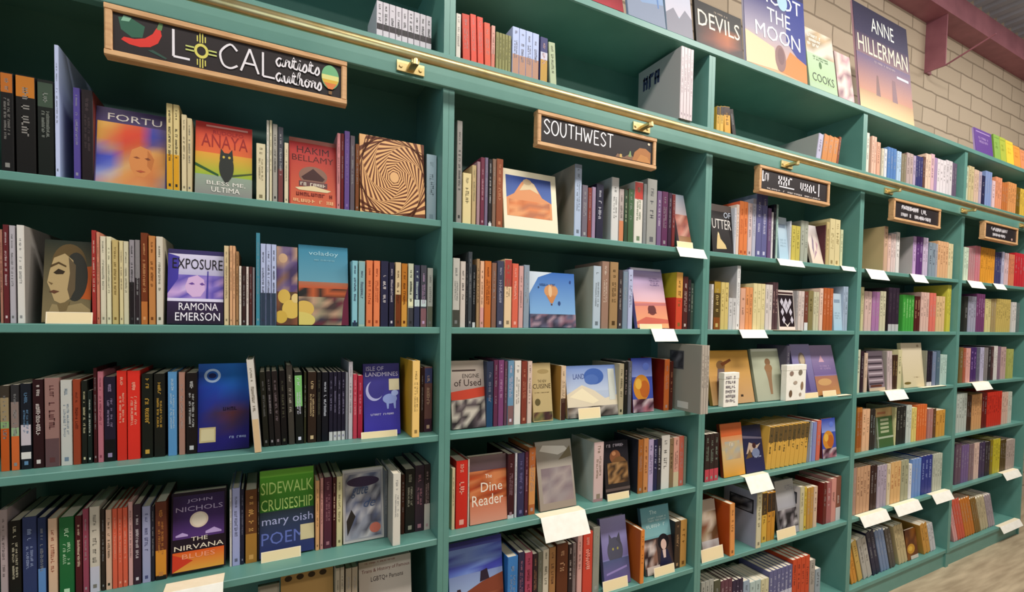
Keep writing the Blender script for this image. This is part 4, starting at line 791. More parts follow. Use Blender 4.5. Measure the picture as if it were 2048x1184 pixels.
(0,2,0,0.3947,0.03,0.0316,0.1848,0.178,0.0,'4a4c7a',1,{'b': ['0:.55:c09a50','.55:.7:ccd'],'t': 'caa'}),
(0,2,0,0.4419,0.03,0.0287,0.1754,0.194,-4.0,'b4c0a0',1,{}),
(0,2,0,1.0702,-0.02,0.018,0.3082,0.27,0.0,'d4c8cc',1,{'t': 'a898a0','s': 'b4b0b0','S': 'lemon'}),
(0,2,0,1.0889,-0.02,0.0177,0.3082,0.27,0.0,'d4c8cc',1,{'t': 'a898a0'}),
(0,2,0,1.1075,-0.02,0.0177,0.3082,0.27,0.0,'d4c8cc',1,{'t': 'a898a0'}),
(0,2,0,1.126,-0.02,0.0177,0.3082,0.27,0.0,'d4c8cc',1,{'t': 'a898a0'}),
(0,2,1,0.0608,0.02,0.02,0.3561,0.194,0.0,'9a9692',1,{'t': '444'}),
(0,2,1,0.0849,0.02,0.0319,0.1795,0.17,0.0,'e2d2a0',1,{}),
(0,2,1,0.1194,0.02,0.0157,0.2114,0.186,0.0,'c0aa80',1,{'t': '886'}),
(0,2,1,0.1385,0.02,0.0119,0.2271,0.2,0.0,'a88a90',0,{}),
(0,2,1,0.1527,0.02,0.015,0.2446,0.178,0.0,'76384c',1,{'t': 'c09aa4'}),
(0,2,1,0.1691,0.02,0.0121,0.2462,0.194,0.0,'7c7088',1,{}),
(0,2,1,0.1838,0.02,0.0132,0.2431,0.17,0.0,'2e2a2c',1,{'b': ['0:.06:ddd'],'t': 'c8c8c8'}),
(0,2,1,0.1994,0.02,0.0133,0.2466,0.186,0.0,'8a7060',1,{}),
(0,2,1,0.2155,0.02,0.0259,0.2503,0.2,0.0,'95583c',1,{'t': 'c8906c','s': 'c8a88c'}),
(1,2,1,0.2501,0.02,0.2339,0.2316,0.02,8.0,'mesa','orange rock peak cover'),
(0,2,1,0.5584,0.02,0.0319,0.2868,0.24,0.0,'b3c2da',1,{'s': 'b0a496'}),
(0,2,1,0.5949,0.02,0.0262,0.2097,0.17,0.0,'77707c',1,{'t': 'aaa'}),
(0,2,1,0.6239,0.02,0.017,0.2026,0.186,0.0,'8c4236',0,{}),
(0,2,1,0.6434,0.02,0.0172,0.208,0.2,0.0,'a08ca6',0,{}),
(0,2,1,0.6652,0.02,0.0348,0.2245,0.178,0.0,'2e2c44',1,{'t': 'c8c8d4'}),
(0,2,1,0.7415,0.02,0.0374,0.2625,0.2,0.0,'d4d4d2',1,{'s': 'b4b8b6'}),
(0,2,1,0.782,0.02,0.0244,0.2196,0.17,0.0,'b4a8a4',1,{'b': ['0:.4:cf8a64']}),
(0,2,1,0.81,0.02,0.0179,0.2203,0.186,0.0,'39513c',0,{'t': 'c0c4a4'}),
(0,2,1,0.8314,0.02,0.0292,0.2267,0.2,0.0,'4c6a4a',1,{'s': '9c4038'}),
(0,2,1,0.8642,0.02,0.0453,0.2629,0.178,0.0,'dedad0',1,{'b': ['.72:.99:c04a40'],'t': '7a8a70'}),
(0,2,1,0.9136,0.02,0.0172,0.2596,0.194,0.0,'8a8c8c',0,{}),
(0,2,1,0.9346,0.02,0.0541,0.285,0.17,0.0,'a3a39e',1,{'t': '6a6a6e'}),
(0,2,1,0.9939,0.02,0.0238,0.2401,0.186,0.0,'7c6488',1,{'t': 'd0c4d0'}),
(0,2,1,1.0211,0.02,0.034,0.2416,0.2,0.0,'67355c',1,{}),
(0,2,1,1.0592,0.02,0.0199,0.24,0.178,0.0,'43243f',0,{}),
(0,2,1,1.083,0.02,0.017,0.2372,0.194,0.0,'7a3030',0,{}),
(1,2,1,1.1359,0.02,0.0769,0.2659,0.015,14.0,'dusk','leaning mesa cover'),
(0,2,2,0.0557,0.03,0.026,0.2447,0.186,0.0,'ccc9c2',1,{'b': ['0:.25:55554e'],'t': '888'}),
(0,2,2,0.0845,0.03,0.0195,0.2348,0.2,0.0,'d2c8c0',1,{'t': '333'}),
(0,2,2,0.1064,0.03,0.0059,0.2289,0.178,0.0,'343438',0,{}),
(0,2,2,0.1144,0.03,0.0148,0.2711,0.194,0.0,'4a4f54',1,{}),
(0,2,2,0.131,0.03,0.012,0.226,0.17,0.0,'22262a',0,{'b': ['0:.08:ccc'],'t': '999'}),
(0,2,2,0.1473,0.03,0.0111,0.248,0.186,0.0,'a88a68',0,{'t': '432'}),
(0,2,2,0.1609,0.03,0.0152,0.2415,0.2,0.0,'e6b99a',1,{'b': ['0:.3:d8a09a']}),
(0,2,2,0.1788,0.03,0.0256,0.2431,0.178,0.0,'c9763a',1,{'t': '7a3c14'}),
(0,2,2,0.2073,0.03,0.0187,0.2381,0.194,0.0,'8d6a5a',1,{}),
(0,2,2,0.2299,0.03,0.0263,0.2467,0.17,0.0,'4e5064',1,{'t': 'aab'}),
(0,2,2,0.2592,0.03,0.0299,0.2558,0.186,0.0,'e8caa4',1,{'b': ['.6:.99:b05048']}),
(0,2,2,0.2924,0.03,0.025,0.2412,0.2,0.0,'dc705a',1,{'t': 'f0b0a0'}),
(0,2,2,0.3204,0.03,0.0187,0.234,0.178,0.0,'d4a8a4',1,{}),
(0,2,2,0.342,0.03,0.0234,0.2396,0.194,0.0,'93a0ae',1,{'s': '8494a4'}),
(1,2,2,0.3721,0.03,0.2114,0.2187,0.02,6.0,'sky','blue balloon sky cover'),
(0,2,2,0.6663,0.03,0.0378,0.2574,0.22,0.0,'b8c6d2',1,{'s': 'b4b4a6'}),
(0,2,2,0.7091,0.03,0.0358,0.2792,0.2,0.0,'a08272',1,{'t': 'd8c8b8'}),
(0,2,2,0.7517,0.03,0.042,0.2797,0.178,0.0,'a88a64',1,{'t': '5a4428'}),
(0,2,2,0.798,0.03,0.02,0.2488,0.194,0.0,'4a4042',1,{'t': 'b8b0a8'}),
(0,2,2,0.8223,0.03,0.0251,0.2438,0.17,0.0,'8494a4',1,{}),
(0,2,2,0.851,0.03,0.024,0.2545,0.186,0.0,'b8bedc',1,{'t': '445'}),
(1,2,2,0.9072,0.03,0.1846,0.2747,0.02,13.0,'mesa2','pink sunset cover'),
(0,2,2,1.1294,0.03,0.0399,0.2593,0.178,0.0,'d8a45a',1,{'b': ['0:.55:d0543a'],'s': 'c9402c','S': 'redyel'}),
(0,2,2,1.174,0.03,0.0292,0.2423,0.194,0.0,'5c302c',1,{'t': 'd0c0b8'}),
(0,2,2,1.206,0.03,0.0164,0.2305,0.17,0.0,'3c3034',0,{}),
(0,2,2,1.223,0.03,0.0165,0.2133,0.186,0.0,'4a5a50',0,{'t': 'c0c0b4'}),
(1,2,3,0.0658,0.045,0.1328,0.2482,0.02,8.0,'used','red banded cover'),
(0,2,3,0.1994,0.045,0.0269,0.246,0.178,0.0,'3a4258',1,{'b': ['0:.45:2c5070'],'t': '889'}),
(0,2,3,0.2292,0.045,0.017,0.2503,0.194,0.0,'6c3a56',1,{}),
(0,2,3,0.2484,0.045,0.022,0.2498,0.17,0.0,'85507a',1,{'t': 'c09ab8'}),
(0,2,3,0.2732,0.045,0.0119,0.2453,0.186,0.0,'6a4a5a',0,{}),
(0,2,3,0.2879,0.045,0.0252,0.2468,0.2,0.0,'7498b4',1,{'b': ['0:.3:8a6a6a'],'t': 'dcd'}),
(0,2,3,0.3162,0.045,0.0278,0.2461,0.178,0.0,'e4ddd4',1,{}),
(0,2,3,0.3472,0.045,0.0237,0.2434,0.194,0.0,'8a4638',1,{'t': 'c88a70'}),
(0,2,3,0.3738,0.045,0.0194,0.2428,0.17,0.0,'d8c0b4',1,{}),
(1,2,3,0.4041,0.045,0.0888,0.2321,0.015,8.0,'cuisine','tan cookery cover'),
(0,2,3,0.5284,0.045,0.0222,0.2199,0.2,0.0,'dcc2a4',1,{'b': ['0:.4:4a2c24'],'s': 'b98a48'}),
(1,2,3,0.5665,0.045,0.2571,0.2148,0.02,9.0,'whitesands','white dune cover'),
(0,2,3,0.8243,0.045,0.026,0.2207,0.194,0.0,'b4a88c',1,{'t': '443'}),
(0,2,3,0.8539,0.045,0.0185,0.2285,0.17,0.0,'25241f',0,{'t': '988'}),
(0,2,3,0.8759,0.045,0.0187,0.2309,0.186,0.0,'6a6a70',0,{}),
(1,2,3,0.9088,0.045,0.1181,0.2409,0.02,6.0,'orangeblue','blue orange photo cover'),
(0,2,3,1.0872,0.045,0.03,0.2342,0.16,0.0,'c8703a',1,{'s': '8e2a1c'}),
(0,2,3,1.1213,0.045,0.0191,0.225,0.194,0.0,'5a2a20',0,{'t': 'b86'}),
(0,2,3,1.1704,-0.09,0.0152,0.3047,0.27,0.0,'b8aea2',0,{'s': '9a978c','S': 'magazine'}),
(0,2,3,1.1863,-0.09,0.0148,0.3047,0.27,0.0,'b8aea2',0,{}),
(0,2,3,1.202,-0.09,0.0148,0.3047,0.27,0.0,'b8aea2',0,{}),
(0,2,4,0.0683,0.045,0.0118,0.2253,0.178,0.0,'d6c8a4',0,{}),
(0,2,4,0.0838,0.045,0.045,0.2495,0.194,0.0,'d0382c',1,{'t': 'f0b0a0'}),
(0,2,4,0.1305,0.045,0.0046,0.2512,0.17,0.0,'ddd0c4',0,{}),
(1,2,4,0.1413,0.045,0.1525,0.2496,0.03,5.0,'dine','orange canyon cover'),
(0,2,4,0.2946,0.045,0.0278,0.2511,0.2,0.0,'481c24',1,{'b': ['0:.06:ccc'],'t': 'a08088'}),
(0,2,4,0.3252,0.045,0.009,0.2522,0.178,0.0,'c8c4c8',0,{}),
(0,2,4,0.337,0.045,0.0294,0.2502,0.194,0.0,'413c5c',1,{'t': '77709a'}),
(0,2,4,0.3694,0.045,0.0149,0.2521,0.17,0.0,'5c2c3c',1,{'t': 'b89098'}),
(0,2,4,0.3871,0.045,0.029,0.2666,0.186,0.0,'b06a3c',1,{'b': ['.15:.7:d0945c']}),
(1,2,4,0.4424,0.045,0.1731,0.2722,0.015,12.0,'plastic','plastic wrapped cover'),
(0,2,4,0.7006,0.045,0.0499,0.2547,0.17,0.0,'d2b8b4',1,{'b': ['0:.05:a88'],'t': '987','s': 'b8beb4'}),
(1,2,4,0.769,0.045,0.1337,0.2419,0.02,7.0,'maya','brown carved figure cover'),
(0,2,4,0.9444,0.045,0.0269,0.2431,0.17,0.0,'a86a34',1,{'s': '34343e'}),
(0,2,4,0.975,0.045,0.0272,0.2448,0.186,0.0,'c98c5a',1,{'t': '8a5428'}),
(0,2,4,1.0037,0.045,0.0291,0.2365,0.2,0.0,'b8a8c8',1,{'t': '446'}),
(0,2,4,1.0335,0.045,0.0233,0.2348,0.178,0.0,'2f2f52',0,{'t': 'c0c0d8'}),
(0,2,4,1.0574,0.045,0.0236,0.2357,0.194,0.0,'38343a',0,{'t': 'd0ccd0'}),
(0,2,4,1.0816,0.045,0.0495,0.2477,0.17,0.0,'dcd8d0',1,{'s': 'b4a890'}),
(0,2,4,1.1317,0.045,0.0244,0.2302,0.186,0.0,'8a7458',0,{'t': '432'}),
(0,2,4,1.1567,0.045,0.0346,0.2319,0.2,0.0,'d8a494',1,{'b': ['0:.3:d0c0a0']}),
(0,2,4,1.1919,0.045,0.0301,0.2346,0.178,0.0,'c8705f',1,{}),
(0,2,4,1.2226,0.045,0.0169,0.2295,0.194,0.0,'8a9484',0,{}),
(1,2,5,0.0651,0.03,0.2177,0.3176,0.02,8.0,'monument','desert butte photo cover'),
(0,2,5,0.2936,0.03,0.0434,0.2389,0.17,0.0,'4a86c4',1,{'s': '3a74b4'}),
(0,2,5,0.3401,0.03,0.0261,0.2475,0.2,0.0,'3c3654',1,{'t': 'b07a90'}),
(0,2,5,0.3694,0.03,0.0323,0.2397,0.178,0.0,'b05068',1,{'t': '7a2a3c'}),
(0,2,5,0.4048,0.03,0.021,0.2282,0.194,0.0,'3c2830',1,{'t': 'b86'}),
(0,2,5,0.4288,0.03,0.0189,0.2308,0.17,0.0,'7a7a6a',1,{}),
(0,2,5,0.4506,0.03,0.0263,0.2373,0.186,0.0,'d2c8b4',1,{'t': '665'}),
(0,2,5,0.4801,0.03,0.0291,0.2396,0.2,0.0,'a87c50',1,{'t': '643'}),
(0,2,5,0.5152,0.03,0.0534,0.2452,0.178,0.0,'6a3c22',1,{'t': 'c89a78'}),
(0,2,5,0.5722,0.03,0.019,0.2329,0.194,0.0,'382a2c',1,{'t': 'd8c8c0'}),
(0,2,5,0.5929,0.03,0.0153,0.2346,0.17,0.0,'8a7a78',0,{'t': '333'}),
(0,2,5,0.6161,0.03,0.0232,0.2725,0.186,0.0,'d8a8a0',1,{}),
(0,2,5,0.6443,0.03,0.0474,0.2694,0.2,0.0,'d2503f',1,{'t': 'f0a898'}),
(0,2,5,0.6952,0.03,0.0335,0.2803,0.178,0.0,'98988c',1,{}),
(1,2,5,0.7625,0.03,0.1414,0.2866,0.02,10.0,'cat','grey cat cover'),
(0,2,5,0.9302,0.0,0.0206,0.2373,0.15,0.0,'dd8c44',0,{'s': 'b8622c'}),
(1,2,5,0.9938,0.03,0.1709,0.2953,0.02,10.0,'people','teal figures cover'),
(0,2,5,1.1654,0.03,0.0331,0.2216,0.2,0.0,'4a3a2c',1,{'t': 'a86','s': '2c2c30'}),
(0,2,5,1.1991,0.03,0.0404,0.2228,0.178,0.0,'c09252',1,{'t': '7a5420'}),
(0,3,0,1.3577,0.03,0.021,0.1321,0.194,0.0,'d0a848',0,{'b': ['.7:.99:3a3030']}),
(0,3,0,1.3817,0.03,0.0234,0.1374,0.17,0.0,'d8b050',0,{'b': ['.7:.99:3a3030']}),
(0,3,0,1.4161,0.03,0.0429,0.1415,0.186,-6.0,'d6a23e',0,{'b': ['.72:.99:4a3830']}),
(0,3,0,1.4736,0.03,0.0256,0.1387,0.2,-13.0,'2c2018',0,{}),
(0,3,0,2.1357,0.03,0.0389,0.1557,0.28,9.0,'b8b4cc',0,{'s': 'a8a8a4'}),
(0,3,0,2.1859,0.03,0.0438,0.1608,0.194,9.0,'cc8a50',0,{'s': 'b8b4b8'}),
(0,3,0,2.2316,0.03,0.0438,0.1608,0.17,9.0,'cc8a50',0,{}),
(0,3,0,2.2772,0.03,0.0438,0.1608,0.186,9.0,'cc8a50',0,{}),
(0,3,0,2.3236,0.03,0.018,0.1747,0.2,9.0,'8a4a24',0,{}),
(1,3,1,1.3579,0.03,0.1452,0.2378,0.02,6.0,'handcover','black hand cover'),
(0,3,1,1.5039,0.03,0.0128,0.231,0.194,0.0,'c8c8d0',0,{}),
(0,3,1,1.5175,0.03,0.019,0.248,0.17,0.0,'dcc8bc',0,{}),
(0,3,1,1.5413,0.03,0.0283,0.2681,0.186,0.0,'dc8450',1,{'t': 'a8502c','s': 'd86a4a'}),
(0,3,1,1.5705,0.03,0.0283,0.2681,0.2,0.0,'dc8450',1,{'t': 'a8502c'}),
(0,3,1,1.6029,0.03,0.0295,0.2655,0.178,0.0,'d0bcbc',1,{}),
(0,3,1,1.6357,0.03,0.0249,0.2923,0.194,0.0,'b8b8c8',0,{}),
(0,3,1,1.6649,0.03,0.0407,0.3201,0.17,0.0,'6a6a96',1,{'t': 'c8c8dc','s': '8a94a8'}),
(0,3,1,1.7069,0.03,0.0407,0.3201,0.186,0.0,'6a6a96',1,{'t': 'c8c8dc'}),
(0,3,1,1.7551,0.03,0.0253,0.2585,0.2,0.0,'70587c',0,{}),
(0,3,1,1.7846,0.03,0.012,0.2415,0.178,0.0,'d8d4d8',0,{}),
(0,3,1,1.8007,0.03,0.0166,0.2833,0.194,0.0,'2a2c38',0,{}),
(0,3,1,1.8225,0.03,0.0122,0.2857,0.17,0.0,'a8c4bc',0,{}),
(1,3,1,1.857,0.03,0.0767,0.231,0.015,6.0,'paleblue','pale blue cover'),
(0,3,1,1.9346,0.03,0.0116,0.2124,0.2,0.0,'c8ccd4',0,{}),
(0,3,1,1.9512,0.03,0.0354,0.1925,0.178,0.0,'c3b660',0,{'t': '8a8040','s': 'c4bcc8'}),
(0,3,1,1.9877,0.03,0.0354,0.1925,0.194,0.0,'c3b660',0,{'t': '8a8040'}),
(0,3,1,2.0286,0.03,0.0314,0.2261,0.17,0.0,'a9ada0',0,{}),
(0,3,1,2.061,0.03,0.0314,0.2261,0.186,0.0,'a9ada0',0,{}),
(1,3,1,2.1428,0.03,0.102,0.2294,0.015,14.0,'leafy','white pink leaf cover'),
(0,3,1,2.2455,0.03,0.0074,0.224,0.178,0.0,'5a2f38',0,{}),
(0,3,1,2.2606,0.03,0.0267,0.2437,0.194,0.0,'c0ac7c',0,{}),
(0,3,1,2.2918,0.03,0.0482,0.266,0.17,0.0,'d3c69a',1,{'t': '998a60'}),
(0,3,1,2.3415,0.03,0.0482,0.266,0.186,0.0,'d3c69a',1,{'t': '998a60'}),
(0,3,1,2.3967,0.03,0.0242,0.214,0.2,0.0,'c8cca8',0,{}),
(0,3,2,1.34,0.03,0.0152,0.2162,0.178,0.0,'8a8c8a',0,{}),
(0,3,2,1.358,0.03,0.0142,0.2162,0.194,0.0,'d8d4d4',0,{}),
(0,3,2,1.3762,0.03,0.0444,0.2337,0.17,0.0,'5a4a24',1,{'b': ['0:.25:8a5424','.75:.98:a88c3a'],'t': 'c8b070'}),
(0,3,2,1.4242,0.03,0.0261,0.2292,0.186,0.0,'d2be7c',0,{'t': '8a7440'}),
(0,3,2,1.451,0.03,0.0261,0.2292,0.2,0.0,'d2be7c',0,{'t': '8a7440'}),
(0,3,2,1.4808,0.03,0.0267,0.1551,0.178,0.0,'c9c8c8',0,{}),
(0,3,2,1.5083,0.03,0.0267,0.1551,0.194,0.0,'c9c8c8',0,{}),
(0,3,2,1.5358,0.03,0.0234,0.3156,0.26,0.0,'dcdcdc',1,{'s': 'b4b2b8'}),
(0,3,2,1.5652,0.03,0.0352,0.2071,0.186,0.0,'d8a890',0,{'s': 'd8c0a4'}),
(0,3,2,1.603,0.03,0.0255,0.2134,0.2,0.0,'dc9866',0,{}),
(0,3,2,1.6293,0.03,0.0255,0.2134,0.178,0.0,'dc9866',0,{}),
(0,3,2,1.6603,0.03,0.0295,0.2358,0.194,0.0,'dccfa0',0,{'t': 'a8a070'}),
(0,3,2,1.6907,0.03,0.0295,0.2358,0.17,0.0,'dccfa0',0,{'t': 'a8a070'}),
(0,3,2,1.7212,0.03,0.0295,0.2358,0.186,0.0,'dccfa0',0,{'t': 'a8a070'}),
(0,3,2,1.7557,0.03,0.0263,0.2341,0.2,0.0,'d4ccc8',0,{}),
(0,3,2,1.7828,0.03,0.0263,0.2341,0.178,0.0,'d4ccc8',0,{}),
(0,3,2,1.8122,0.03,0.0203,0.2486,0.194,0.0,'5a4448',0,{'t': 'c8a8a0'}),
(0,3,2,1.8333,0.03,0.0201,0.2486,0.17,0.0,'5a4448',0,{'t': 'c8a8a0'}),
(1,3,2,1.8738,0.03,0.1374,0.2131,0.015,6.0,'pattern','black diamond pattern cover'),
(0,3,2,2.012,0.03,0.0135,0.2123,0.2,0.0,'a8a4a4',0,{}),
(0,3,2,2.0293,0.03,0.0248,0.2123,0.178,0.0,'d4c6c0',0,{}),
(0,3,2,2.0549,0.03,0.0247,0.2123,0.194,0.0,'d4c6c0',0,{}),
(0,3,2,2.0835,0.03,0.0316,0.2124,0.17,0.0,'7a4a3c',0,{'b': ['0:.2:ddd']}),
(0,3,2,2.1191,0.03,0.0408,0.2186,0.186,0.0,'8a8058',0,{'t': '5a5030'}),
(0,3,2,2.1642,0.03,0.0237,0.2139,0.2,0.0,'c9c4a8',0,{}),
(0,3,2,2.1887,0.03,0.0237,0.2139,0.178,0.0,'c9c4a8',0,{}),
(0,3,2,2.2203,0.03,0.0301,0.2357,0.194,0.0,'e0c4b4',0,{}),
(0,3,2,2.256,0.03,0.0293,0.2396,0.17,0.0,'b8683c',0,{'t': 'e0a080'}),
(0,3,2,2.2861,0.03,0.0293,0.2396,0.186,0.0,'b8683c',0,{'t': 'e0a080'}),
(0,3,2,2.3163,0.03,0.0293,0.2396,0.2,0.0,'b8683c',0,{'t': 'e0a080'}),
(1,3,2,2.365,0.03,0.0816,0.2127,0.015,4.0,'paleblue','sky blue slim cover'),
(0,3,2,2.4474,0.03,0.0179,0.2566,0.194,0.0,'a9b8cc',0,{}),
(0,3,2,2.4662,0.03,0.0276,0.2566,0.17,0.0,'a9b8cc',0,{}),
(1,3,3,1.3916,0.03,0.306,0.2687,0.02,12.0,'golden','golden tan cover'),
(1,3,3,1.7223,0.03,0.2224,0.2744,0.015,12.0,'grecian','pale green figure cover'),
(0,3,3,1.9455,0.03,0.0258,0.2902,0.178,0.0,'585462',0,{}),
(1,3,3,2.0561,0.03,0.1757,0.2969,0.015,12.0,'purple_a','purple figure cover'),
(1,3,3,2.2388,0.03,0.2173,0.2899,0.015,13.0,'purple_b','mauve cover'),
(0,3,4,1.348,0.03,0.0304,0.2315,0.186,0.0,'3a2a28',1,{'b': ['0:.26:c4505c'],'t': '90a090','s': '3c1c18'}),
(0,3,4,1.3793,0.03,0.0304,0.2315,0.2,0.0,'3a2a28',1,{'b': ['0:.26:c4505c'],'t': '90a090'}),
(0,3,4,1.4107,0.03,0.0304,0.2315,0.178,0.0,'3a2a28',1,{'b': ['0:.26:c4505c'],'t': '90a090'}),
(1,3,4,1.4858,0.03,0.1563,0.2613,0.02,8.0,'sunrise','orange to yellow cover'),
(1,3,4,1.6516,0.03,0.1478,0.2366,0.02,10.0,'navyfig','navy figure cover'),
(0,3,4,1.8002,0.03,0.0378,0.2271,0.186,7.0,'d6aa54',0,{'b': ['.62:.98:6a5838'],'t': '443'}),
(0,3,4,1.8388,0.03,0.0378,0.2271,0.2,7.0,'d6aa54',0,{'b': ['.62:.98:6a5838'],'t': '443'}),
(0,3,4,1.8774,0.03,0.0378,0.2271,0.178,7.0,'d6aa54',0,{'b': ['.62:.98:6a5838'],'t': '443'}),
(0,3,4,1.9159,0.03,0.0378,0.2271,0.194,7.0,'d6aa54',0,{'b': ['.62:.98:6a5838'],'t': '443'}),
(0,3,4,1.9545,0.03,0.0378,0.2271,0.17,7.0,'d6aa54',0,{'b': ['.62:.98:6a5838'],'t': '443'}),
(0,3,4,1.9931,0.03,0.0378,0.2271,0.186,7.0,'d6aa54',0,{'b': ['.62:.98:6a5838'],'t': '443'}),
(0,3,4,2.0317,0.03,0.0378,0.2271,0.2,7.0,'d6aa54',0,{'b': ['.62:.98:6a5838'],'t': '443'}),
(0,3,4,2.0703,0.03,0.0378,0.2271,0.178,7.0,'d6aa54',0,{'b': ['.62:.98:6a5838'],'t': '443'}),
(0,3,4,2.1089,0.03,0.0378,0.2271,0.194,7.0,'d6aa54',0,{'b': ['.62:.98:6a5838'],'t': '443'}),
(0,3,4,2.1475,0.03,0.0279,0.2304,0.17,3.0,'8a8a90',0,{}),
(0,3,4,2.1762,0.03,0.0151,0.2191,0.186,2.0,'9cacc8',0,{}),
(0,3,4,2.1968,0.03,0.0332,0.2206,0.2,2.0,'8a90c0',0,{}),
(0,3,4,2.2352,0.03,0.0352,0.2268,0.178,2.0,'d0705c',0,{}),
(1,3,4,2.3066,0.03,0.1333,0.2252,0.02,5.0,'orangeblue','purple orange cover'),
(1,3,5,1.3585,0.03,0.1164,0.2711,0.015,10.0,'photo','brown photo cover'),
(0,3,5,1.5078,0.0,0.0332,0.2622,0.17,-2.0,'e09a5a',1,{'s': 'c05c24','S': 'plainside'}),
(0,3,5,1.7009,0.0,0.0375,0.285,0.2,0.0,'cfc8a8',1,{'s': 'a4a6b4','S': 'picside'}),
(0,3,5,1.7844,0.03,0.0397,0.267,0.178,0.0,'d8b050',1,{'b': ['.55:.98:4a3a28']}),
(0,3,5,1.8285,0.03,0.0306,0.2599,0.194,0.0,'c89038',0,{'b': ['.6:.98:3a2c20'],'t': '543'}),
(0,3,5,1.86,0.03,0.0306,0.2599,0.17,0.0,'c89038',0,{'b': ['.6:.98:3a2c20'],'t': '543'}),
(1,3,5,1.9489,0.03,0.1588,0.2877,0.015,10.0,'greyphoto','grey photo cover'),
(0,3,5,2.1086,0.03,0.0352,0.2496,0.2,0.0,'c8c0a0',0,{'s': 'c8c0bc','S': 'picside'}),
(0,3,5,2.1445,0.03,0.0221,0.2425,0.178,0.0,'d0b44c',1,{'t': '654'}),
(0,3,5,2.1726,0.03,0.0273,0.2343,0.194,0.0,'c0944c',0,{}),
(0,3,5,2.2008,0.03,0.0273,0.2343,0.17,0.0,'c0944c',0,{}),
(0,3,5,2.2328,0.03,0.0329,0.2336,0.186,0.0,'d4b8a0',0,{}),
(0,3,5,2.3258,0.03,0.03,0.2419,0.17,0.0,'6c2a24',0,{'s': '86302a'}),
(0,3,5,2.3564,0.03,0.0457,0.2385,0.178,0.0,'a86a6a',0,{'t': 'd0b0b0'}),
(0,3,5,2.4027,0.03,0.0464,0.2553,0.194,0.0,'d0948a',0,{}),
(0,3,5,2.4498,0.03,0.0472,0.2616,0.17,0.0,'8a5a4a',0,{'b': ['0:.3:ccc'],'t': 'd0c0b8'}),
(0,3,6,1.3489,0.03,0.0278,0.3196,0.186,0.0,'a8a8a0',1,{'t': '444'}),
(0,3,6,1.3776,0.03,0.0278,0.3196,0.2,0.0,'a8a8a0',1,{'t': '444'}),
(0,3,6,1.4063,0.03,0.0278,0.3196,0.178,0.0,'a8a8a0',1,{'t': '444'}),
(0,3,6,1.4387,0.03,0.0452,0.3058,0.194,0.0,'5a5a48',1,{}),
(0,3,6,1.4878,0.03,0.0267,0.2929,0.17,0.0,'6a4450',0,{'t': 'b0a0a0'}),
(0,3,6,1.5153,0.03,0.0267,0.2929,0.186,0.0,'6a4450',0,{'t': 'b0a0a0'}),
(0,3,6,1.5428,0.03,0.0267,0.2929,0.2,0.0,'6a4450',0,{'t': 'b0a0a0'}),
(0,3,6,1.573,0.03,0.0259,0.2742,0.178,0.0,'3a2c48',0,{'t': 'c8c0d0'}),
(0,3,6,1.5997,0.03,0.0259,0.2742,0.194,0.0,'3a2c48',0,{'t': 'c8c0d0'}),
(0,3,6,1.6264,0.03,0.0259,0.2742,0.17,0.0,'3a2c48',0,{'t': 'c8c0d0'}),
(0,3,6,1.6565,0.03,0.0474,0.2523,0.186,0.0,'9aa8b8',1,{}),
(0,3,6,1.7084,0.03,0.0417,0.2345,0.2,0.0,'b4c4c0',1,{}),
(0,3,6,1.7514,0.03,0.0417,0.2345,0.178,0.0,'b4c4c0',1,{}),
(0,3,6,1.797,0.03,0.0304,0.2283,0.194,0.0,'cfc8a4',0,{}),
(0,3,6,1.8284,0.03,0.0304,0.2283,0.17,0.0,'cfc8a4',0,{}),
(0,3,6,1.8629,0.03,0.0319,0.2562,0.186,0.0,'6a6a90',0,{'b': ['.2:.5:c8c8d8'],'t': 'c8c8d8'}),
(0,3,6,1.8957,0.03,0.0319,0.2562,0.2,0.0,'6a6a90',0,{'b': ['.2:.5:c8c8d8'],'t': 'c8c8d8'}),
(0,3,6,1.9286,0.03,0.0319,0.2562,0.178,0.0,'6a6a90',0,{'b': ['.2:.5:c8c8d8'],'t': 'c8c8d8'}),
(0,3,6,1.9614,0.03,0.0319,0.2562,0.194,0.0,'6a6a90',0,{'b': ['.2:.5:c8c8d8'],'t': 'c8c8d8'}),
(0,3,6,1.9942,0.03,0.0319,0.2562,0.17,0.0,'6a6a90',0,{'b': ['.2:.5:c8c8d8'],'t': 'c8c8d8'}),
(0,3,6,2.0271,0.03,0.0319,0.2562,0.186,0.0,'6a6a90',0,{'b': ['.2:.5:c8c8d8'],'t': 'c8c8d8'}),
(0,3,6,2.063,0.03,0.0374,0.2765,0.2,0.0,'c8522e',0,{'t': '7a2c1c'}),
(0,3,6,2.1015,0.03,0.0374,0.2765,0.178,0.0,'c8522e',0,{'t': '7a2c1c'}),
(0,3,6,2.14,0.03,0.0374,0.2765,0.194,0.0,'c8522e',0,{'t': '7a2c1c'}),
(0,3,6,2.1785,0.03,0.0374,0.2765,0.17,0.0,'c8522e',0,{'t': '7a2c1c'}),
(0,3,6,2.221,0.03,0.0475,0.2407,0.186,0.0,'a8a098',1,{}),
(0,3,6,2.2754,0.03,0.0484,0.1764,0.2,0.0,'98a4ac',0,{}),
(0,4,0,2.6242,0.03,0.028,0.2498,0.178,0.0,'d8d8cc',0,{}),
(0,4,0,2.6813,0.03,0.0245,0.2414,0.194,0.0,'e2b8a4',0,{}),
(0,4,0,2.7066,0.03,0.0245,0.2414,0.17,0.0,'e2b8a4',0,{}),
(0,4,0,2.7379,0.03,0.0374,0.2162,0.186,0.0,'dca890',0,{}),
(0,4,0,2.793,0.03,0.0232,0.1882,0.2,0.0,'cfc8b4',0,{}),
(0,4,0,2.8217,0.03,0.0298,0.1908,0.178,0.0,'d4d4d8',0,{}),
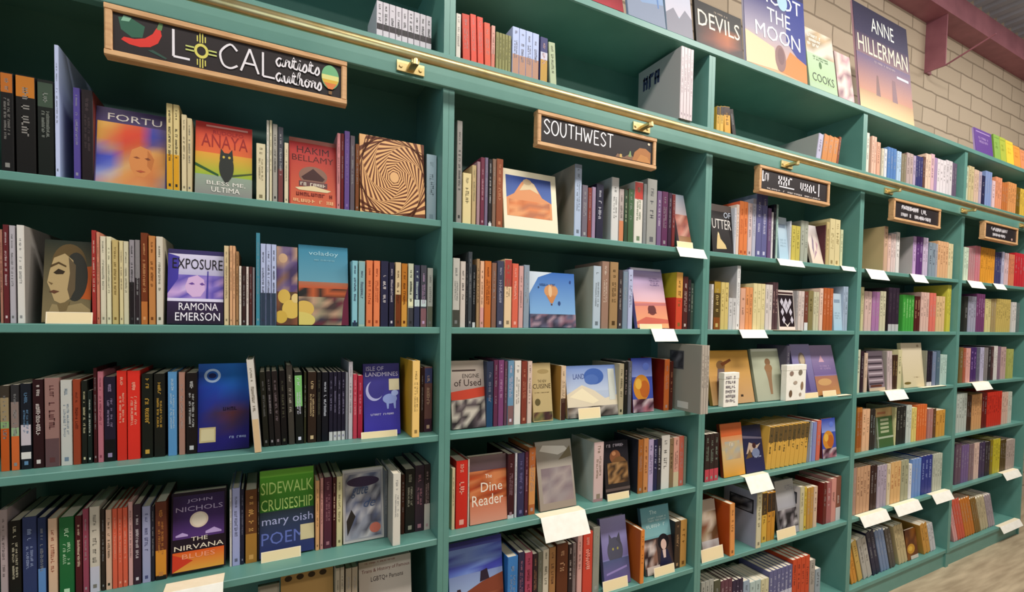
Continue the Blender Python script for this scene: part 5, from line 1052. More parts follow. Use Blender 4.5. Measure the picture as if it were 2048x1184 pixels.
(0,4,0,2.8592,0.03,0.0327,0.2093,0.194,0.0,'5a82b8',0,{'s': '7aa0cc'}),
(0,4,0,2.8929,0.03,0.0327,0.2093,0.17,0.0,'5a82b8',0,{}),
(0,4,0,2.9266,0.03,0.0327,0.2093,0.186,0.0,'5a82b8',0,{}),
(0,4,0,2.9683,0.03,0.0246,0.2031,0.2,0.0,'b0c8e0',0,{}),
(0,4,0,2.9937,0.03,0.0245,0.2031,0.178,0.0,'b0c8e0',0,{}),
(0,4,0,3.0246,0.03,0.0273,0.1969,0.194,0.0,'8a806a',0,{}),
(0,4,0,3.0528,0.03,0.0273,0.1969,0.17,0.0,'8a806a',0,{}),
(0,4,0,3.086,0.03,0.0383,0.2134,0.186,0.0,'b8a4a0',0,{'s': '9a8078'}),
(0,4,0,3.1255,0.03,0.0383,0.2134,0.2,0.0,'b8a4a0',0,{}),
(0,4,0,3.1675,0.03,0.0307,0.2084,0.178,0.0,'b4a4bc',0,{}),
(0,4,0,3.1989,0.03,0.0297,0.2135,0.194,0.0,'3c3c70',0,{}),
(0,4,0,3.2292,0.03,0.0297,0.2135,0.17,0.0,'3c3c70',0,{}),
(0,4,0,3.2596,0.03,0.0297,0.2135,0.186,0.0,'3c3c70',0,{}),
(0,4,0,3.2899,0.03,0.032,0.2221,0.2,0.0,'6a4a40',0,{}),
(0,4,0,3.3225,0.03,0.035,0.2487,0.178,0.0,'e0c4b0',0,{}),
(0,4,0,3.3582,0.03,0.035,0.2487,0.194,0.0,'e0c4b0',0,{}),
(0,4,0,3.3938,0.03,0.0459,0.2585,0.17,0.0,'d4b0b8',0,{}),
(0,4,0,3.4403,0.03,0.0388,0.2412,0.186,0.0,'a890b4',0,{}),
(0,4,0,3.4796,0.03,0.0406,0.2415,0.2,0.0,'dcd4d8',0,{}),
(0,4,0,3.5209,0.03,0.0406,0.2415,0.178,0.0,'dcd4d8',0,{}),
(0,4,0,3.5621,0.03,0.0406,0.2415,0.194,0.0,'dcd4d8',0,{}),
(0,4,0,3.6033,0.03,0.0438,0.2522,0.17,0.0,'d4ccd0',0,{}),
(0,4,0,3.6477,0.03,0.0438,0.2522,0.186,0.0,'d4ccd0',0,{}),
(0,4,0,3.692,0.03,0.0322,0.2486,0.2,0.0,'6a5a70',0,{}),
(0,4,0,3.7248,0.03,0.0322,0.2486,0.178,0.0,'6a5a70',0,{}),
(0,4,1,2.86,0.03,0.0393,0.2817,0.26,0.0,'c8a890',0,{'s': 'c8ae84'}),
(0,4,1,2.9072,0.03,0.0295,0.2297,0.17,0.0,'e0c0b4',0,{}),
(0,4,1,2.9433,0.03,0.0254,0.2447,0.186,0.0,'d8c4c0',0,{}),
(0,4,1,2.9696,0.03,0.0254,0.2447,0.2,0.0,'d8c4c0',0,{}),
(0,4,1,3.0019,0.03,0.0395,0.2596,0.178,0.0,'dcd8d4',0,{}),
(0,4,1,3.2122,0.03,0.0355,0.2529,0.2,0.0,'c0a4cc',0,{'s': 'b8b0b0'}),
(0,4,1,3.2558,0.03,0.0378,0.2563,0.17,0.0,'66407a',0,{'t': 'b0a0c0'}),
(0,4,1,3.2948,0.03,0.0378,0.2563,0.186,0.0,'66407a',0,{'t': 'b0a0c0'}),
(0,4,1,3.341,0.03,0.0303,0.2575,0.2,0.0,'c8b8d0',0,{}),
(0,4,1,3.3722,0.03,0.0303,0.2575,0.178,0.0,'c8b8d0',0,{}),
(0,4,1,3.4193,0.03,0.0432,0.2328,0.194,0.0,'8a98a4',0,{'t': '445'}),
(0,4,1,3.4638,0.03,0.0432,0.2328,0.17,0.0,'8a98a4',0,{'t': '445'}),
(0,4,1,3.5155,0.03,0.0211,0.2295,0.186,0.0,'a8a8b0',0,{}),
(0,4,1,3.5372,0.03,0.037,0.2536,0.2,0.0,'d8ac84',0,{'t': '8a6040'}),
(0,4,1,3.5747,0.03,0.037,0.2536,0.178,0.0,'d8ac84',0,{'t': '8a6040'}),
(0,4,1,3.6123,0.03,0.037,0.2536,0.194,0.0,'d8ac84',0,{'t': '8a6040'}),
(0,4,1,3.6499,0.03,0.037,0.2536,0.17,0.0,'d8ac84',0,{'t': '8a6040'}),
(0,4,1,3.6874,0.03,0.0345,0.2483,0.186,0.0,'d8c8a0',0,{}),
(0,4,1,3.7225,0.03,0.0345,0.2483,0.2,0.0,'d8c8a0',0,{}),
(0,4,2,2.6327,0.03,0.0272,0.2614,0.178,0.0,'c8c49a',0,{}),
(0,4,2,2.673,0.03,0.036,0.2392,0.194,0.0,'d0b4ac',0,{}),
(0,4,2,2.7102,0.03,0.036,0.2392,0.17,0.0,'d0b4ac',0,{}),
(0,4,2,2.7533,0.03,0.0398,0.2403,0.186,0.0,'a87aa4',0,{}),
(0,4,2,2.7944,0.03,0.0398,0.2403,0.2,0.0,'a87aa4',0,{}),
(0,4,2,2.8412,0.03,0.0321,0.2461,0.178,0.0,'c8c4a8',0,{'t': '776'}),
(0,4,2,2.8743,0.03,0.0321,0.2461,0.194,0.0,'c8c4a8',0,{'t': '776'}),
(0,4,2,2.9402,0.03,0.0404,0.2737,0.17,0.0,'3a2c3c',0,{'b': ['0:.16:bbb'],'t': '5a4c58','s': '3a3034'}),
(0,4,2,2.9819,0.03,0.0404,0.2737,0.186,0.0,'3a2c3c',0,{'b': ['0:.16:bbb'],'t': '5a4c58'}),
(0,4,2,3.0235,0.03,0.0404,0.2737,0.2,0.0,'3a2c3c',0,{'b': ['0:.16:bbb'],'t': '5a4c58'}),
(0,4,2,3.1151,0.03,0.0336,0.2355,0.178,0.0,'4ca048',0,{'t': 'a8d898'}),
(0,4,2,3.1497,0.03,0.0336,0.2355,0.194,0.0,'4ca048',0,{'t': 'a8d898'}),
(0,4,2,3.1844,0.03,0.0336,0.2355,0.17,0.0,'4ca048',0,{'t': 'a8d898'}),
(0,4,2,3.219,0.03,0.0336,0.2355,0.186,0.0,'4ca048',0,{'t': 'a8d898'}),
(0,4,2,3.2608,0.03,0.0347,0.2312,0.2,0.0,'5a2420',0,{'t': 'c8a080'}),
(0,4,2,3.2965,0.03,0.0347,0.2312,0.178,0.0,'5a2420',0,{'t': 'c8a080'}),
(0,4,2,3.3415,0.03,0.0351,0.2611,0.194,0.0,'d4b4a8',0,{'s': 'c8a8a0'}),
(0,4,2,3.3777,0.03,0.0351,0.2611,0.17,0.0,'d4b4a8',0,{}),
(0,4,2,3.4139,0.03,0.0351,0.2611,0.186,0.0,'d4b4a8',0,{}),
(0,4,2,3.4611,0.03,0.0403,0.2611,0.2,0.0,'d8786a',0,{}),
(0,4,2,3.5026,0.03,0.0403,0.2611,0.178,0.0,'d8786a',0,{}),
(0,4,2,3.5543,0.03,0.0379,0.2431,0.194,0.0,'d8b88c',0,{}),
(0,4,2,3.5934,0.03,0.0379,0.2431,0.17,0.0,'d8b88c',0,{}),
(0,4,2,3.6325,0.03,0.0379,0.2431,0.186,0.0,'d8b88c',0,{}),
(0,4,2,3.704,0.03,0.0262,0.3259,0.2,0.0,'c8c050',0,{}),
(0,4,2,3.7308,0.03,0.0262,0.3259,0.178,0.0,'c8c050',0,{}),
(0,4,3,2.615,0.03,0.0328,0.26,0.194,0.0,'c8ccb4',0,{}),
(0,4,3,2.6581,0.03,0.0288,0.2499,0.17,0.0,'3a2430',0,{}),
(0,4,3,2.6974,0.03,0.0315,0.2384,0.186,0.0,'d0b8a4',0,{}),
(1,4,3,2.7601,0.03,0.1786,0.2466,0.015,6.0,'bwtext','striped cover'),
(0,4,3,2.964,0.03,0.028,0.2454,0.17,-4.0,'c4b4b4',0,{'s': 'a8a098'}),
(0,4,3,2.9929,0.03,0.028,0.2454,0.17,-4.0,'c4b4b4',0,{}),
(0,4,3,3.0217,0.03,0.026,0.2208,0.17,0.0,'4a3424',0,{'t': 'a89060'}),
(0,4,3,3.0486,0.03,0.0286,0.2208,0.186,0.0,'4a3424',0,{'t': 'a89060'}),
(0,4,3,3.0821,0.03,0.0455,0.2539,0.2,0.0,'cfc8a0',0,{}),
(1,4,3,3.1673,0.03,0.2684,0.2945,0.02,6.0,'cream','large cream cover'),
(0,4,3,3.4364,0.03,0.0208,0.2427,0.194,0.0,'8a8a7a',0,{}),
(0,4,3,3.458,0.03,0.0098,0.2382,0.17,0.0,'2a2030',0,{'b': ['0:.12:ccc'],'t': '5a4a60'}),
(0,4,3,3.4687,0.03,0.0291,0.2382,0.186,0.0,'2a2030',0,{'b': ['0:.12:ccc'],'t': '5a4a60'}),
(0,4,3,3.4987,0.03,0.0291,0.2382,0.2,0.0,'2a2030',0,{'b': ['0:.12:ccc'],'t': '5a4a60'}),
(0,4,3,3.5349,0.03,0.0461,0.2335,0.178,0.0,'7a86a0',0,{}),
(0,4,3,3.5909,0.03,0.0468,0.24,0.194,0.0,'5a7080',0,{}),
(0,4,3,3.6491,0.03,0.0289,0.2108,0.17,0.0,'b4ccc4',0,{}),
(0,4,3,3.6789,0.03,0.0289,0.2108,0.186,0.0,'b4ccc4',0,{}),
(0,4,3,3.7086,0.03,0.0289,0.2108,0.2,0.0,'b4ccc4',0,{}),
(0,4,4,2.6398,0.03,0.0256,0.2723,0.178,0.0,'b87a3c',0,{'b': ['.1:.9:a0602c']}),
(0,4,4,2.6662,0.03,0.0255,0.2723,0.194,0.0,'b87a3c',0,{'b': ['.1:.9:a0602c']}),
(0,4,4,2.6997,0.03,0.0387,0.2576,0.17,0.0,'e0b490',0,{}),
(0,4,4,2.7396,0.03,0.0387,0.2576,0.186,0.0,'e0b490',0,{}),
(0,4,4,2.7862,0.03,0.0268,0.2478,0.2,0.0,'3a3430',0,{'t': '9aa'}),
(0,4,4,2.8138,0.03,0.0268,0.2478,0.178,0.0,'3a3430',0,{'t': '9aa'}),
(1,4,4,2.8761,0.03,0.1957,0.2471,0.02,5.0,'greencard','green panel cover'),
(0,4,4,3.0725,0.03,0.0174,0.2446,0.17,0.0,'d0cc9c',0,{}),
(0,4,4,3.0982,0.03,0.0361,0.246,0.186,0.0,'30302c',0,{'t': '8a8a80'}),
(0,4,4,3.1354,0.03,0.0361,0.246,0.2,0.0,'30302c',0,{'t': '8a8a80'}),
(0,4,4,3.1725,0.03,0.0361,0.246,0.178,0.0,'30302c',0,{'t': '8a8a80'}),
(0,4,4,3.217,0.03,0.0318,0.2479,0.17,0.0,'c4ccc4',0,{'s': '7a8a98'}),
(0,4,4,3.2498,0.03,0.0318,0.2479,0.17,0.0,'c4ccc4',0,{}),
(0,4,4,3.2884,0.03,0.0297,0.2278,0.186,0.0,'ddca7c',0,{}),
(0,4,4,3.319,0.03,0.0297,0.2278,0.2,0.0,'ddca7c',0,{}),
(0,4,4,3.3568,0.03,0.0313,0.241,0.178,0.0,'d8743c',0,{'t': 'f0b080'}),
(0,4,4,3.389,0.03,0.0313,0.241,0.194,0.0,'d8743c',0,{'t': 'f0b080'}),
(0,4,4,3.4213,0.03,0.0313,0.241,0.17,0.0,'d8743c',0,{'t': 'f0b080'}),
(0,4,4,3.4535,0.03,0.0313,0.241,0.186,0.0,'d8743c',0,{'t': 'f0b080'}),
(0,4,4,3.5041,0.03,0.0345,0.2054,0.2,0.0,'b0807a',0,{}),
(0,4,4,3.5396,0.03,0.0345,0.2054,0.178,0.0,'b0807a',0,{}),
(0,4,4,3.5809,0.03,0.0351,0.2013,0.194,0.0,'6a4a30',0,{}),
(0,4,4,3.6232,0.03,0.0409,0.1863,0.17,0.0,'d09c4a',0,{'t': '8a5c20'}),
(0,4,4,3.6653,0.03,0.0409,0.1863,0.186,0.0,'d09c4a',0,{'t': '8a5c20'}),
(0,4,4,3.7075,0.03,0.0409,0.1863,0.2,0.0,'d09c4a',0,{'t': '8a5c20'}),
(0,4,5,2.5785,0.03,0.0387,0.2919,0.178,0.0,'a88a7c',0,{}),
(0,4,5,2.6184,0.03,0.0387,0.2919,0.194,0.0,'a88a7c',0,{}),
(0,4,5,2.6628,0.03,0.0353,0.2883,0.17,0.0,'c49c7c',0,{'t': '6a4430'}),
(0,4,5,2.6992,0.03,0.0353,0.2883,0.186,0.0,'c49c7c',0,{'t': '6a4430'}),
(0,4,5,2.7357,0.03,0.0353,0.2883,0.2,0.0,'c49c7c',0,{'t': '6a4430'}),
(0,4,5,2.7721,0.03,0.0353,0.2883,0.178,0.0,'c49c7c',0,{'t': '6a4430'}),
(0,4,5,2.8163,0.03,0.0345,0.2802,0.194,0.0,'3a1c1c',0,{}),
(0,4,5,2.8519,0.03,0.0345,0.2802,0.17,0.0,'3a1c1c',0,{}),
(0,4,5,2.8958,0.03,0.0345,0.2681,0.186,0.0,'b0a4b4',0,{}),
(0,4,5,2.9314,0.03,0.0345,0.2681,0.2,0.0,'b0a4b4',0,{}),
(0,4,5,2.967,0.03,0.0345,0.2681,0.178,0.0,'b0a4b4',0,{}),
(0,4,5,3.0111,0.03,0.0364,0.2664,0.194,0.0,'d8c8a8',0,{}),
(0,4,5,3.0538,0.03,0.0394,0.2713,0.17,0.0,'d8b07a',0,{'t': 'a85c30'}),
(0,4,5,3.0943,0.03,0.0394,0.2713,0.186,0.0,'d8b07a',0,{'t': 'a85c30'}),
(0,4,5,3.1349,0.03,0.0394,0.2713,0.2,0.0,'d8b07a',0,{'t': 'a85c30'}),
(0,4,5,3.1809,0.03,0.0449,0.268,0.178,0.0,'a8a88c',0,{}),
(0,4,5,3.2273,0.03,0.0449,0.268,0.194,0.0,'a8a88c',0,{}),
(0,4,5,3.2808,0.03,0.0361,0.2333,0.17,0.0,'ddd',0,{}),
(0,4,5,3.3227,0.03,0.038,0.2601,0.186,0.0,'7a9ad0',0,{}),
(0,4,5,3.3619,0.03,0.038,0.2601,0.2,0.0,'7a9ad0',0,{}),
(0,4,5,3.4011,0.03,0.038,0.2601,0.178,0.0,'7a9ad0',0,{}),
(0,4,5,3.4457,0.03,0.0465,0.2648,0.194,0.0,'2c3c8a',0,{'t': 'a0b0e0'}),
(0,4,5,3.4936,0.03,0.0465,0.2648,0.17,0.0,'2c3c8a',0,{'t': 'a0b0e0'}),
(0,4,5,3.5415,0.03,0.0465,0.2648,0.186,0.0,'2c3c8a',0,{'t': 'a0b0e0'}),
(0,4,5,3.6058,0.03,0.0318,0.2607,0.2,0.0,'bcc0b0',0,{'s': '8a90a0'}),
(0,4,5,3.6386,0.03,0.0318,0.2607,0.178,0.0,'bcc0b0',0,{}),
(0,4,5,3.6714,0.03,0.0318,0.2607,0.194,0.0,'bcc0b0',0,{}),
(0,4,5,3.7042,0.03,0.0318,0.2607,0.17,0.0,'bcc0b0',0,{}),
(0,4,6,2.6514,0.03,0.0279,0.2407,0.186,-20.0,'d0923c',0,{}),
(0,4,6,2.6821,0.03,0.0279,0.2407,0.2,-20.0,'d0923c',0,{}),
(0,4,6,2.7259,0.03,0.044,0.2765,0.178,-20.0,'c8a860',0,{}),
(0,4,6,2.7849,0.03,0.0438,0.2808,0.194,-20.0,'b4b0a8',0,{}),
(0,4,6,2.833,0.03,0.0438,0.2808,0.17,-20.0,'b4b0a8',0,{}),
(0,4,6,2.8918,0.03,0.0383,0.3075,0.186,-20.0,'2c2c48',0,{}),
(0,4,6,2.9338,0.03,0.0383,0.3075,0.2,-20.0,'2c2c48',0,{}),
(0,4,6,2.9845,0.03,0.031,0.2966,0.178,-20.0,'7a8cac',0,{}),
(0,4,6,3.0186,0.03,0.031,0.2966,0.194,-20.0,'7a8cac',0,{}),
(0,4,6,3.0526,0.03,0.031,0.2966,0.17,-20.0,'7a8cac',0,{}),
(0,4,6,3.0965,0.03,0.0305,0.2874,0.186,-20.0,'5a5450',0,{}),
(0,4,6,3.1299,0.03,0.0305,0.2874,0.2,-20.0,'5a5450',0,{}),
(0,4,6,3.2069,0.03,0.0332,0.2895,0.178,-20.0,'c4b48c',0,{}),
(0,4,6,3.2433,0.03,0.0332,0.2895,0.194,-20.0,'c4b48c',0,{}),
(0,4,6,3.2797,0.03,0.0332,0.2895,0.17,-20.0,'c4b48c',0,{}),
(1,4,6,3.3167,0.03,0.1405,0.1984,0.015,8.0,'goldphoto','gold photo cover'),
(0,4,6,3.5359,0.03,0.0414,0.2304,0.2,-20.0,'c8964a',0,{}),
(0,4,6,3.5813,0.03,0.0414,0.2304,0.178,-20.0,'c8964a',0,{}),
(0,4,6,3.63,0.03,0.0339,0.2143,0.194,-20.0,'c4c4c8',0,{}),
(0,4,6,3.6673,0.03,0.0339,0.2143,0.17,-20.0,'c4c4c8',0,{}),
(0,5,0,3.8644,0.03,0.0343,0.2536,0.186,0.0,'c4c6ac',0,{}),
(0,5,0,3.8997,0.03,0.0343,0.2536,0.2,0.0,'c4c6ac',0,{}),
(0,5,0,3.9395,0.03,0.0408,0.2676,0.178,0.0,'c8b890',0,{}),
(0,5,0,3.9816,0.03,0.0408,0.2676,0.194,0.0,'c8b890',0,{}),
(0,5,0,4.0306,0.03,0.0339,0.2556,0.17,0.0,'d4b8a4',0,{}),
(0,5,0,4.0656,0.03,0.0339,0.2556,0.186,0.0,'d4b8a4',0,{}),
(0,5,0,4.107,0.03,0.0397,0.253,0.2,0.0,'b8a8b8',0,{}),
(0,5,0,4.1555,0.03,0.0483,0.2306,0.178,0.0,'2c2c50',0,{}),
(0,5,0,4.2095,0.03,0.0347,0.2738,0.194,0.0,'8a9cc8',0,{}),
(0,5,0,4.2453,0.03,0.0347,0.2738,0.17,0.0,'8a9cc8',0,{}),
(0,5,0,4.2811,0.03,0.0347,0.2738,0.186,0.0,'8a9cc8',0,{}),
(0,5,0,4.3301,0.03,0.0477,0.2191,0.2,0.0,'dcc0c4',0,{}),
(0,5,0,4.3869,0.03,0.0353,0.2568,0.178,0.0,'e09a78',0,{}),
(0,5,0,4.4233,0.03,0.0353,0.2568,0.194,0.0,'e09a78',0,{}),
(0,5,0,4.4597,0.03,0.0353,0.2568,0.17,0.0,'e09a78',0,{}),
(0,5,0,4.5052,0.03,0.0324,0.232,0.186,0.0,'c47a44',0,{}),
(0,5,0,4.5386,0.03,0.0324,0.232,0.2,0.0,'c47a44',0,{}),
(0,5,0,4.572,0.03,0.0324,0.232,0.178,0.0,'c47a44',0,{}),
(0,5,0,4.6125,0.03,0.0365,0.2508,0.194,0.0,'dc9c64',0,{}),
(0,5,0,4.6502,0.03,0.0365,0.2508,0.17,0.0,'dc9c64',0,{}),
(0,5,0,4.6878,0.03,0.0365,0.2508,0.186,0.0,'dc9c64',0,{}),
(0,5,0,4.7254,0.03,0.0365,0.2508,0.2,0.0,'dc9c64',0,{}),
(0,5,0,4.7723,0.03,0.0313,0.2312,0.178,0.0,'7a6010',0,{}),
(0,5,0,4.8046,0.03,0.0313,0.2312,0.194,0.0,'7a6010',0,{}),
(0,5,0,4.8449,0.03,0.0373,0.2314,0.17,0.0,'dcb850',0,{}),
(0,5,0,4.8834,0.03,0.0373,0.2314,0.186,0.0,'dcb850',0,{}),
(0,5,0,4.9219,0.03,0.0373,0.2314,0.2,0.0,'dcb850',0,{}),
(0,5,1,3.9266,0.03,0.0336,0.2437,0.178,0.0,'c8d8c4',0,{}),
(0,5,1,3.9613,0.03,0.0336,0.2437,0.194,0.0,'c8d8c4',0,{}),
(0,5,1,4.0045,0.03,0.031,0.2466,0.17,0.0,'b8888c',0,{}),
(0,5,1,4.0365,0.03,0.031,0.2466,0.186,0.0,'b8888c',0,{}),
(0,5,1,4.0685,0.03,0.031,0.2466,0.2,0.0,'b8888c',0,{}),
(0,5,1,4.1085,0.03,0.0373,0.2687,0.178,0.0,'c8808a',0,{}),
(0,5,1,4.147,0.03,0.0373,0.2687,0.194,0.0,'c8808a',0,{}),
(0,5,1,4.1954,0.03,0.0382,0.266,0.17,0.0,'dc9c3c',0,{}),
(0,5,1,4.2347,0.03,0.0382,0.266,0.186,0.0,'dc9c3c',0,{}),
(0,5,1,4.2741,0.03,0.0382,0.266,0.2,0.0,'dc9c3c',0,{}),
(0,5,1,4.3134,0.03,0.0382,0.266,0.178,0.0,'dc9c3c',0,{}),
(0,5,1,4.3528,0.03,0.0382,0.266,0.194,0.0,'dc9c3c',0,{}),
(0,5,1,4.3922,0.03,0.0382,0.266,0.17,0.0,'dc9c3c',0,{}),
(0,5,1,4.443,0.03,0.0347,0.2483,0.186,0.0,'4c4c74',0,{}),
(0,5,1,4.4788,0.03,0.0347,0.2483,0.2,0.0,'4c4c74',0,{}),
(0,5,1,4.5145,0.03,0.0347,0.2483,0.178,0.0,'4c4c74',0,{}),
(0,5,1,4.5598,0.03,0.0416,0.26,0.194,0.0,'b8b8d0',0,{}),
(0,5,1,4.6129,0.03,0.0352,0.2552,0.17,0.0,'d8bcc0',0,{}),
(0,5,1,4.6492,0.03,0.0352,0.2552,0.186,0.0,'d8bcc0',0,{}),
(0,5,1,4.701,0.03,0.0304,0.2526,0.2,0.0,'d88a68',0,{}),
(0,5,1,4.7323,0.03,0.0304,0.2526,0.178,0.0,'d88a68',0,{}),
(0,5,1,4.7637,0.03,0.0304,0.2526,0.194,0.0,'d88a68',0,{}),
(0,5,1,4.8053,0.03,0.0473,0.2727,0.17,0.0,'c8303c',0,{}),
(0,5,1,4.8541,0.03,0.0473,0.2727,0.186,0.0,'c8303c',0,{}),
(0,5,1,4.9029,0.03,0.0473,0.2727,0.2,0.0,'c8303c',0,{}),
(0,5,1,4.9518,0.03,0.0473,0.2727,0.178,0.0,'c8303c',0,{}),
(0,5,2,3.9709,0.03,0.048,0.2575,0.194,0.0,'3a3a34',0,{}),
(0,5,2,4.0327,0.03,0.0397,0.2611,0.17,0.0,'a0a0b0',0,{}),
(0,5,2,4.0736,0.03,0.0397,0.2611,0.186,0.0,'a0a0b0',0,{}),
(0,5,2,4.1145,0.03,0.0397,0.2611,0.2,0.0,'a0a0b0',0,{}),
(0,5,2,4.1587,0.03,0.034,0.2837,0.178,0.0,'7a4870',0,{'t': 'c0a0c0'}),
(0,5,2,4.1937,0.03,0.034,0.2837,0.194,0.0,'7a4870',0,{'t': 'c0a0c0'}),
(0,5,2,4.2287,0.03,0.034,0.2837,0.17,0.0,'7a4870',0,{'t': 'c0a0c0'}),
(0,5,2,4.2637,0.03,0.034,0.2837,0.186,0.0,'7a4870',0,{'t': 'c0a0c0'}),
(0,5,2,4.3143,0.03,0.0439,0.2513,0.2,0.0,'d4c890',0,{}),
(0,5,2,4.3595,0.03,0.0439,0.2513,0.178,0.0,'d4c890',0,{}),
(0,5,2,4.4139,0.03,0.0404,0.2547,0.194,0.0,'a8946a',0,{}),
(0,5,2,4.4556,0.03,0.0404,0.2547,0.17,0.0,'a8946a',0,{}),
(0,5,2,4.5067,0.03,0.0355,0.2588,0.186,0.0,'c8b26a',0,{}),
(0,5,2,4.5433,0.03,0.0355,0.2588,0.2,0.0,'c8b26a',0,{}),
(0,5,2,4.5799,0.03,0.0355,0.2588,0.178,0.0,'c8b26a',0,{}),
(0,5,2,4.6166,0.03,0.0355,0.2588,0.194,0.0,'c8b26a',0,{}),
(0,5,2,4.6532,0.03,0.0355,0.2588,0.17,0.0,'c8b26a',0,{}),
(0,5,2,4.6898,0.03,0.0355,0.2588,0.186,0.0,'c8b26a',0,{}),
(0,5,2,4.7264,0.03,0.0355,0.2588,0.2,0.0,'c8b26a',0,{}),
(0,5,2,4.7996,0.03,0.0369,0.2418,0.178,0.0,'d4d0cc',0,{}),
(0,5,2,4.8377,0.03,0.0369,0.2418,0.194,0.0,'d4d0cc',0,{}),
(0,5,2,4.8862,0.03,0.0276,0.239,0.17,0.0,'6a7a78',0,{}),
(0,5,2,4.9146,0.03,0.0276,0.239,0.186,0.0,'6a7a78',0,{}),
(0,5,3,3.9338,0.03,0.0481,0.2597,0.2,0.0,'7a6840',0,{}),
(0,5,3,3.99,0.03,0.0357,0.2538,0.178,0.0,'a86048',0,{}),
(0,5,3,4.0334,0.03,0.033,0.2531,0.194,0.0,'d8a49c',0,{}),
(0,5,3,4.0674,0.03,0.033,0.2531,0.17,0.0,'d8a49c',0,{}),
(0,5,3,4.108,0.03,0.0438,0.2561,0.186,0.0,'50346c',0,{'t': 'b090c8'}),
(0,5,3,4.1531,0.03,0.0438,0.2561,0.2,0.0,'50346c',0,{'t': 'b090c8'}),
(0,5,3,4.2049,0.03,0.0258,0.2552,0.178,0.0,'6a6a7a',0,{}),
(0,5,3,4.2314,0.03,0.0258,0.2552,0.194,0.0,'6a6a7a',0,{}),
(0,5,3,4.265,0.03,0.0297,0.2561,0.17,0.0,'b8b4cc',0,{}),
(0,5,3,4.2956,0.03,0.0297,0.2561,0.186,0.0,'b8b4cc',0,{}),
(0,5,3,4.3334,0.03,0.0302,0.2538,0.2,0.0,'8a8484',0,{}),
(0,5,3,4.3645,0.03,0.0302,0.2538,0.178,0.0,'8a8484',0,{}),
(0,5,3,4.4027,0.03,0.0469,0.2612,0.194,0.0,'3c3434',0,{}),
(0,5,3,4.4583,0.03,0.0365,0.2607,0.17,0.0,'5a4040',0,{}),
(0,5,3,4.5031,0.03,0.0296,0.2643,0.186,0.0,'d8d4d0',0,{}),
(0,5,3,4.5336,0.03,0.0296,0.2643,0.2,0.0,'d8d4d0',0,{}),
(0,5,3,4.5718,0.03,0.0244,0.2595,0.178,0.0,'8a7080',0,{}),
(0,5,3,4.5971,0.03,0.0244,0.2595,0.194,0.0,'8a7080',0,{}),
(0,5,3,4.6304,0.03,0.0441,0.2546,0.17,0.0,'c0a4a0',0,{}),
(0,5,3,4.6759,0.03,0.0441,0.2546,0.186,0.0,'c0a4a0',0,{}),
(0,5,3,4.7659,0.03,0.0317,0.2361,0.2,0.0,'b0b46a',0,{}),
(0,5,3,4.7986,0.03,0.0317,0.2361,0.178,0.0,'b0b46a',0,{}),
(0,5,3,4.8313,0.03,0.0317,0.2361,0.194,0.0,'b0b46a',0,{}),
(0,5,4,3.9188,0.03,0.039,0.2862,0.17,0.0,'b8c0b8',0,{}),
(0,5,4,3.959,0.03,0.039,0.2862,0.186,0.0,'b8c0b8',0,{}),
(0,5,4,3.9992,0.03,0.039,0.2862,0.2,0.0,'b8c0b8',0,{}),
(0,5,4,4.0394,0.03,0.039,0.2862,0.178,0.0,'b8c0b8',0,{}),
(0,5,4,4.0866,0.03,0.0335,0.2638,0.194,0.0,'4a3424',0,{}),
(0,5,4,4.1211,0.03,0.0335,0.2638,0.17,0.0,'4a3424',0,{}),
(0,5,4,4.165,0.03,0.0389,0.2688,0.186,0.0,'d0a070',0,{}),
(0,5,4,4.2052,0.03,0.0389,0.2688,0.2,0.0,'d0a070',0,{}),
(0,5,4,4.2453,0.03,0.0389,0.2688,0.178,0.0,'d0a070',0,{}),
(0,5,4,4.2854,0.03,0.0389,0.2688,0.194,0.0,'d0a070',0,{}),
(0,5,4,4.3318,0.03,0.0411,0.2698,0.17,0.0,'6a1c14',0,{}),
(0,5,4,4.3741,0.03,0.0411,0.2698,0.186,0.0,'6a1c14',0,{}),
(0,5,4,4.4226,0.03,0.0363,0.2685,0.2,0.0,'cc3c28',0,{'t': '7a1410'}),
(0,5,4,4.4599,0.03,0.0363,0.2685,0.178,0.0,'cc3c28',0,{'t': '7a1410'}),
(0,5,4,4.4973,0.03,0.0363,0.2685,0.194,0.0,'cc3c28',0,{'t': '7a1410'}),
(0,5,4,4.5347,0.03,0.0363,0.2685,0.17,0.0,'cc3c28',0,{'t': '7a1410'}),
(0,5,4,4.5721,0.03,0.0363,0.2685,0.186,0.0,'cc3c28',0,{'t': '7a1410'}),
(0,5,4,4.6094,0.03,0.0363,0.2685,0.2,0.0,'cc3c28',0,{'t': '7a1410'}),
(0,5,4,4.6468,0.03,0.0363,0.2685,0.178,0.0,'cc3c28',0,{'t': '7a1410'}),
(0,5,4,4.6914,0.03,0.0365,0.2538,0.194,0.0,'d4b4a4',0,{}),
(0,5,4,4.729,0.03,0.0365,0.2538,0.17,0.0,'d4b4a4',0,{}),
(0,5,4,4.7667,0.03,0.0365,0.2538,0.186,0.0,'d4b4a4',0,{}),
(0,5,4,4.8117,0.03,0.032,0.2529,0.2,0.0,'c8ccc0',0,{}),
(0,5,4,4.8447,0.03,0.032,0.2529,0.178,0.0,'c8ccc0',0,{}),
(0,5,5,3.939,0.03,0.0434,0.3015,0.194,0.0,'6a5464',0,{}),
(0,5,5,3.9837,0.03,0.0434,0.3015,0.17,0.0,'6a5464',0,{}),
(0,5,5,4.0363,0.03,0.0365,0.2807,0.186,0.0,'7a6490',0,{}),
(0,5,5,4.074,0.03,0.0365,0.2807,0.2,0.0,'7a6490',0,{}),
(0,5,5,4.1117,0.03,0.0365,0.2807,0.178,0.0,'7a6490',0,{}),
(0,5,5,4.1569,0.03,0.0375,0.2748,0.194,0.0,'8a7478',0,{}),
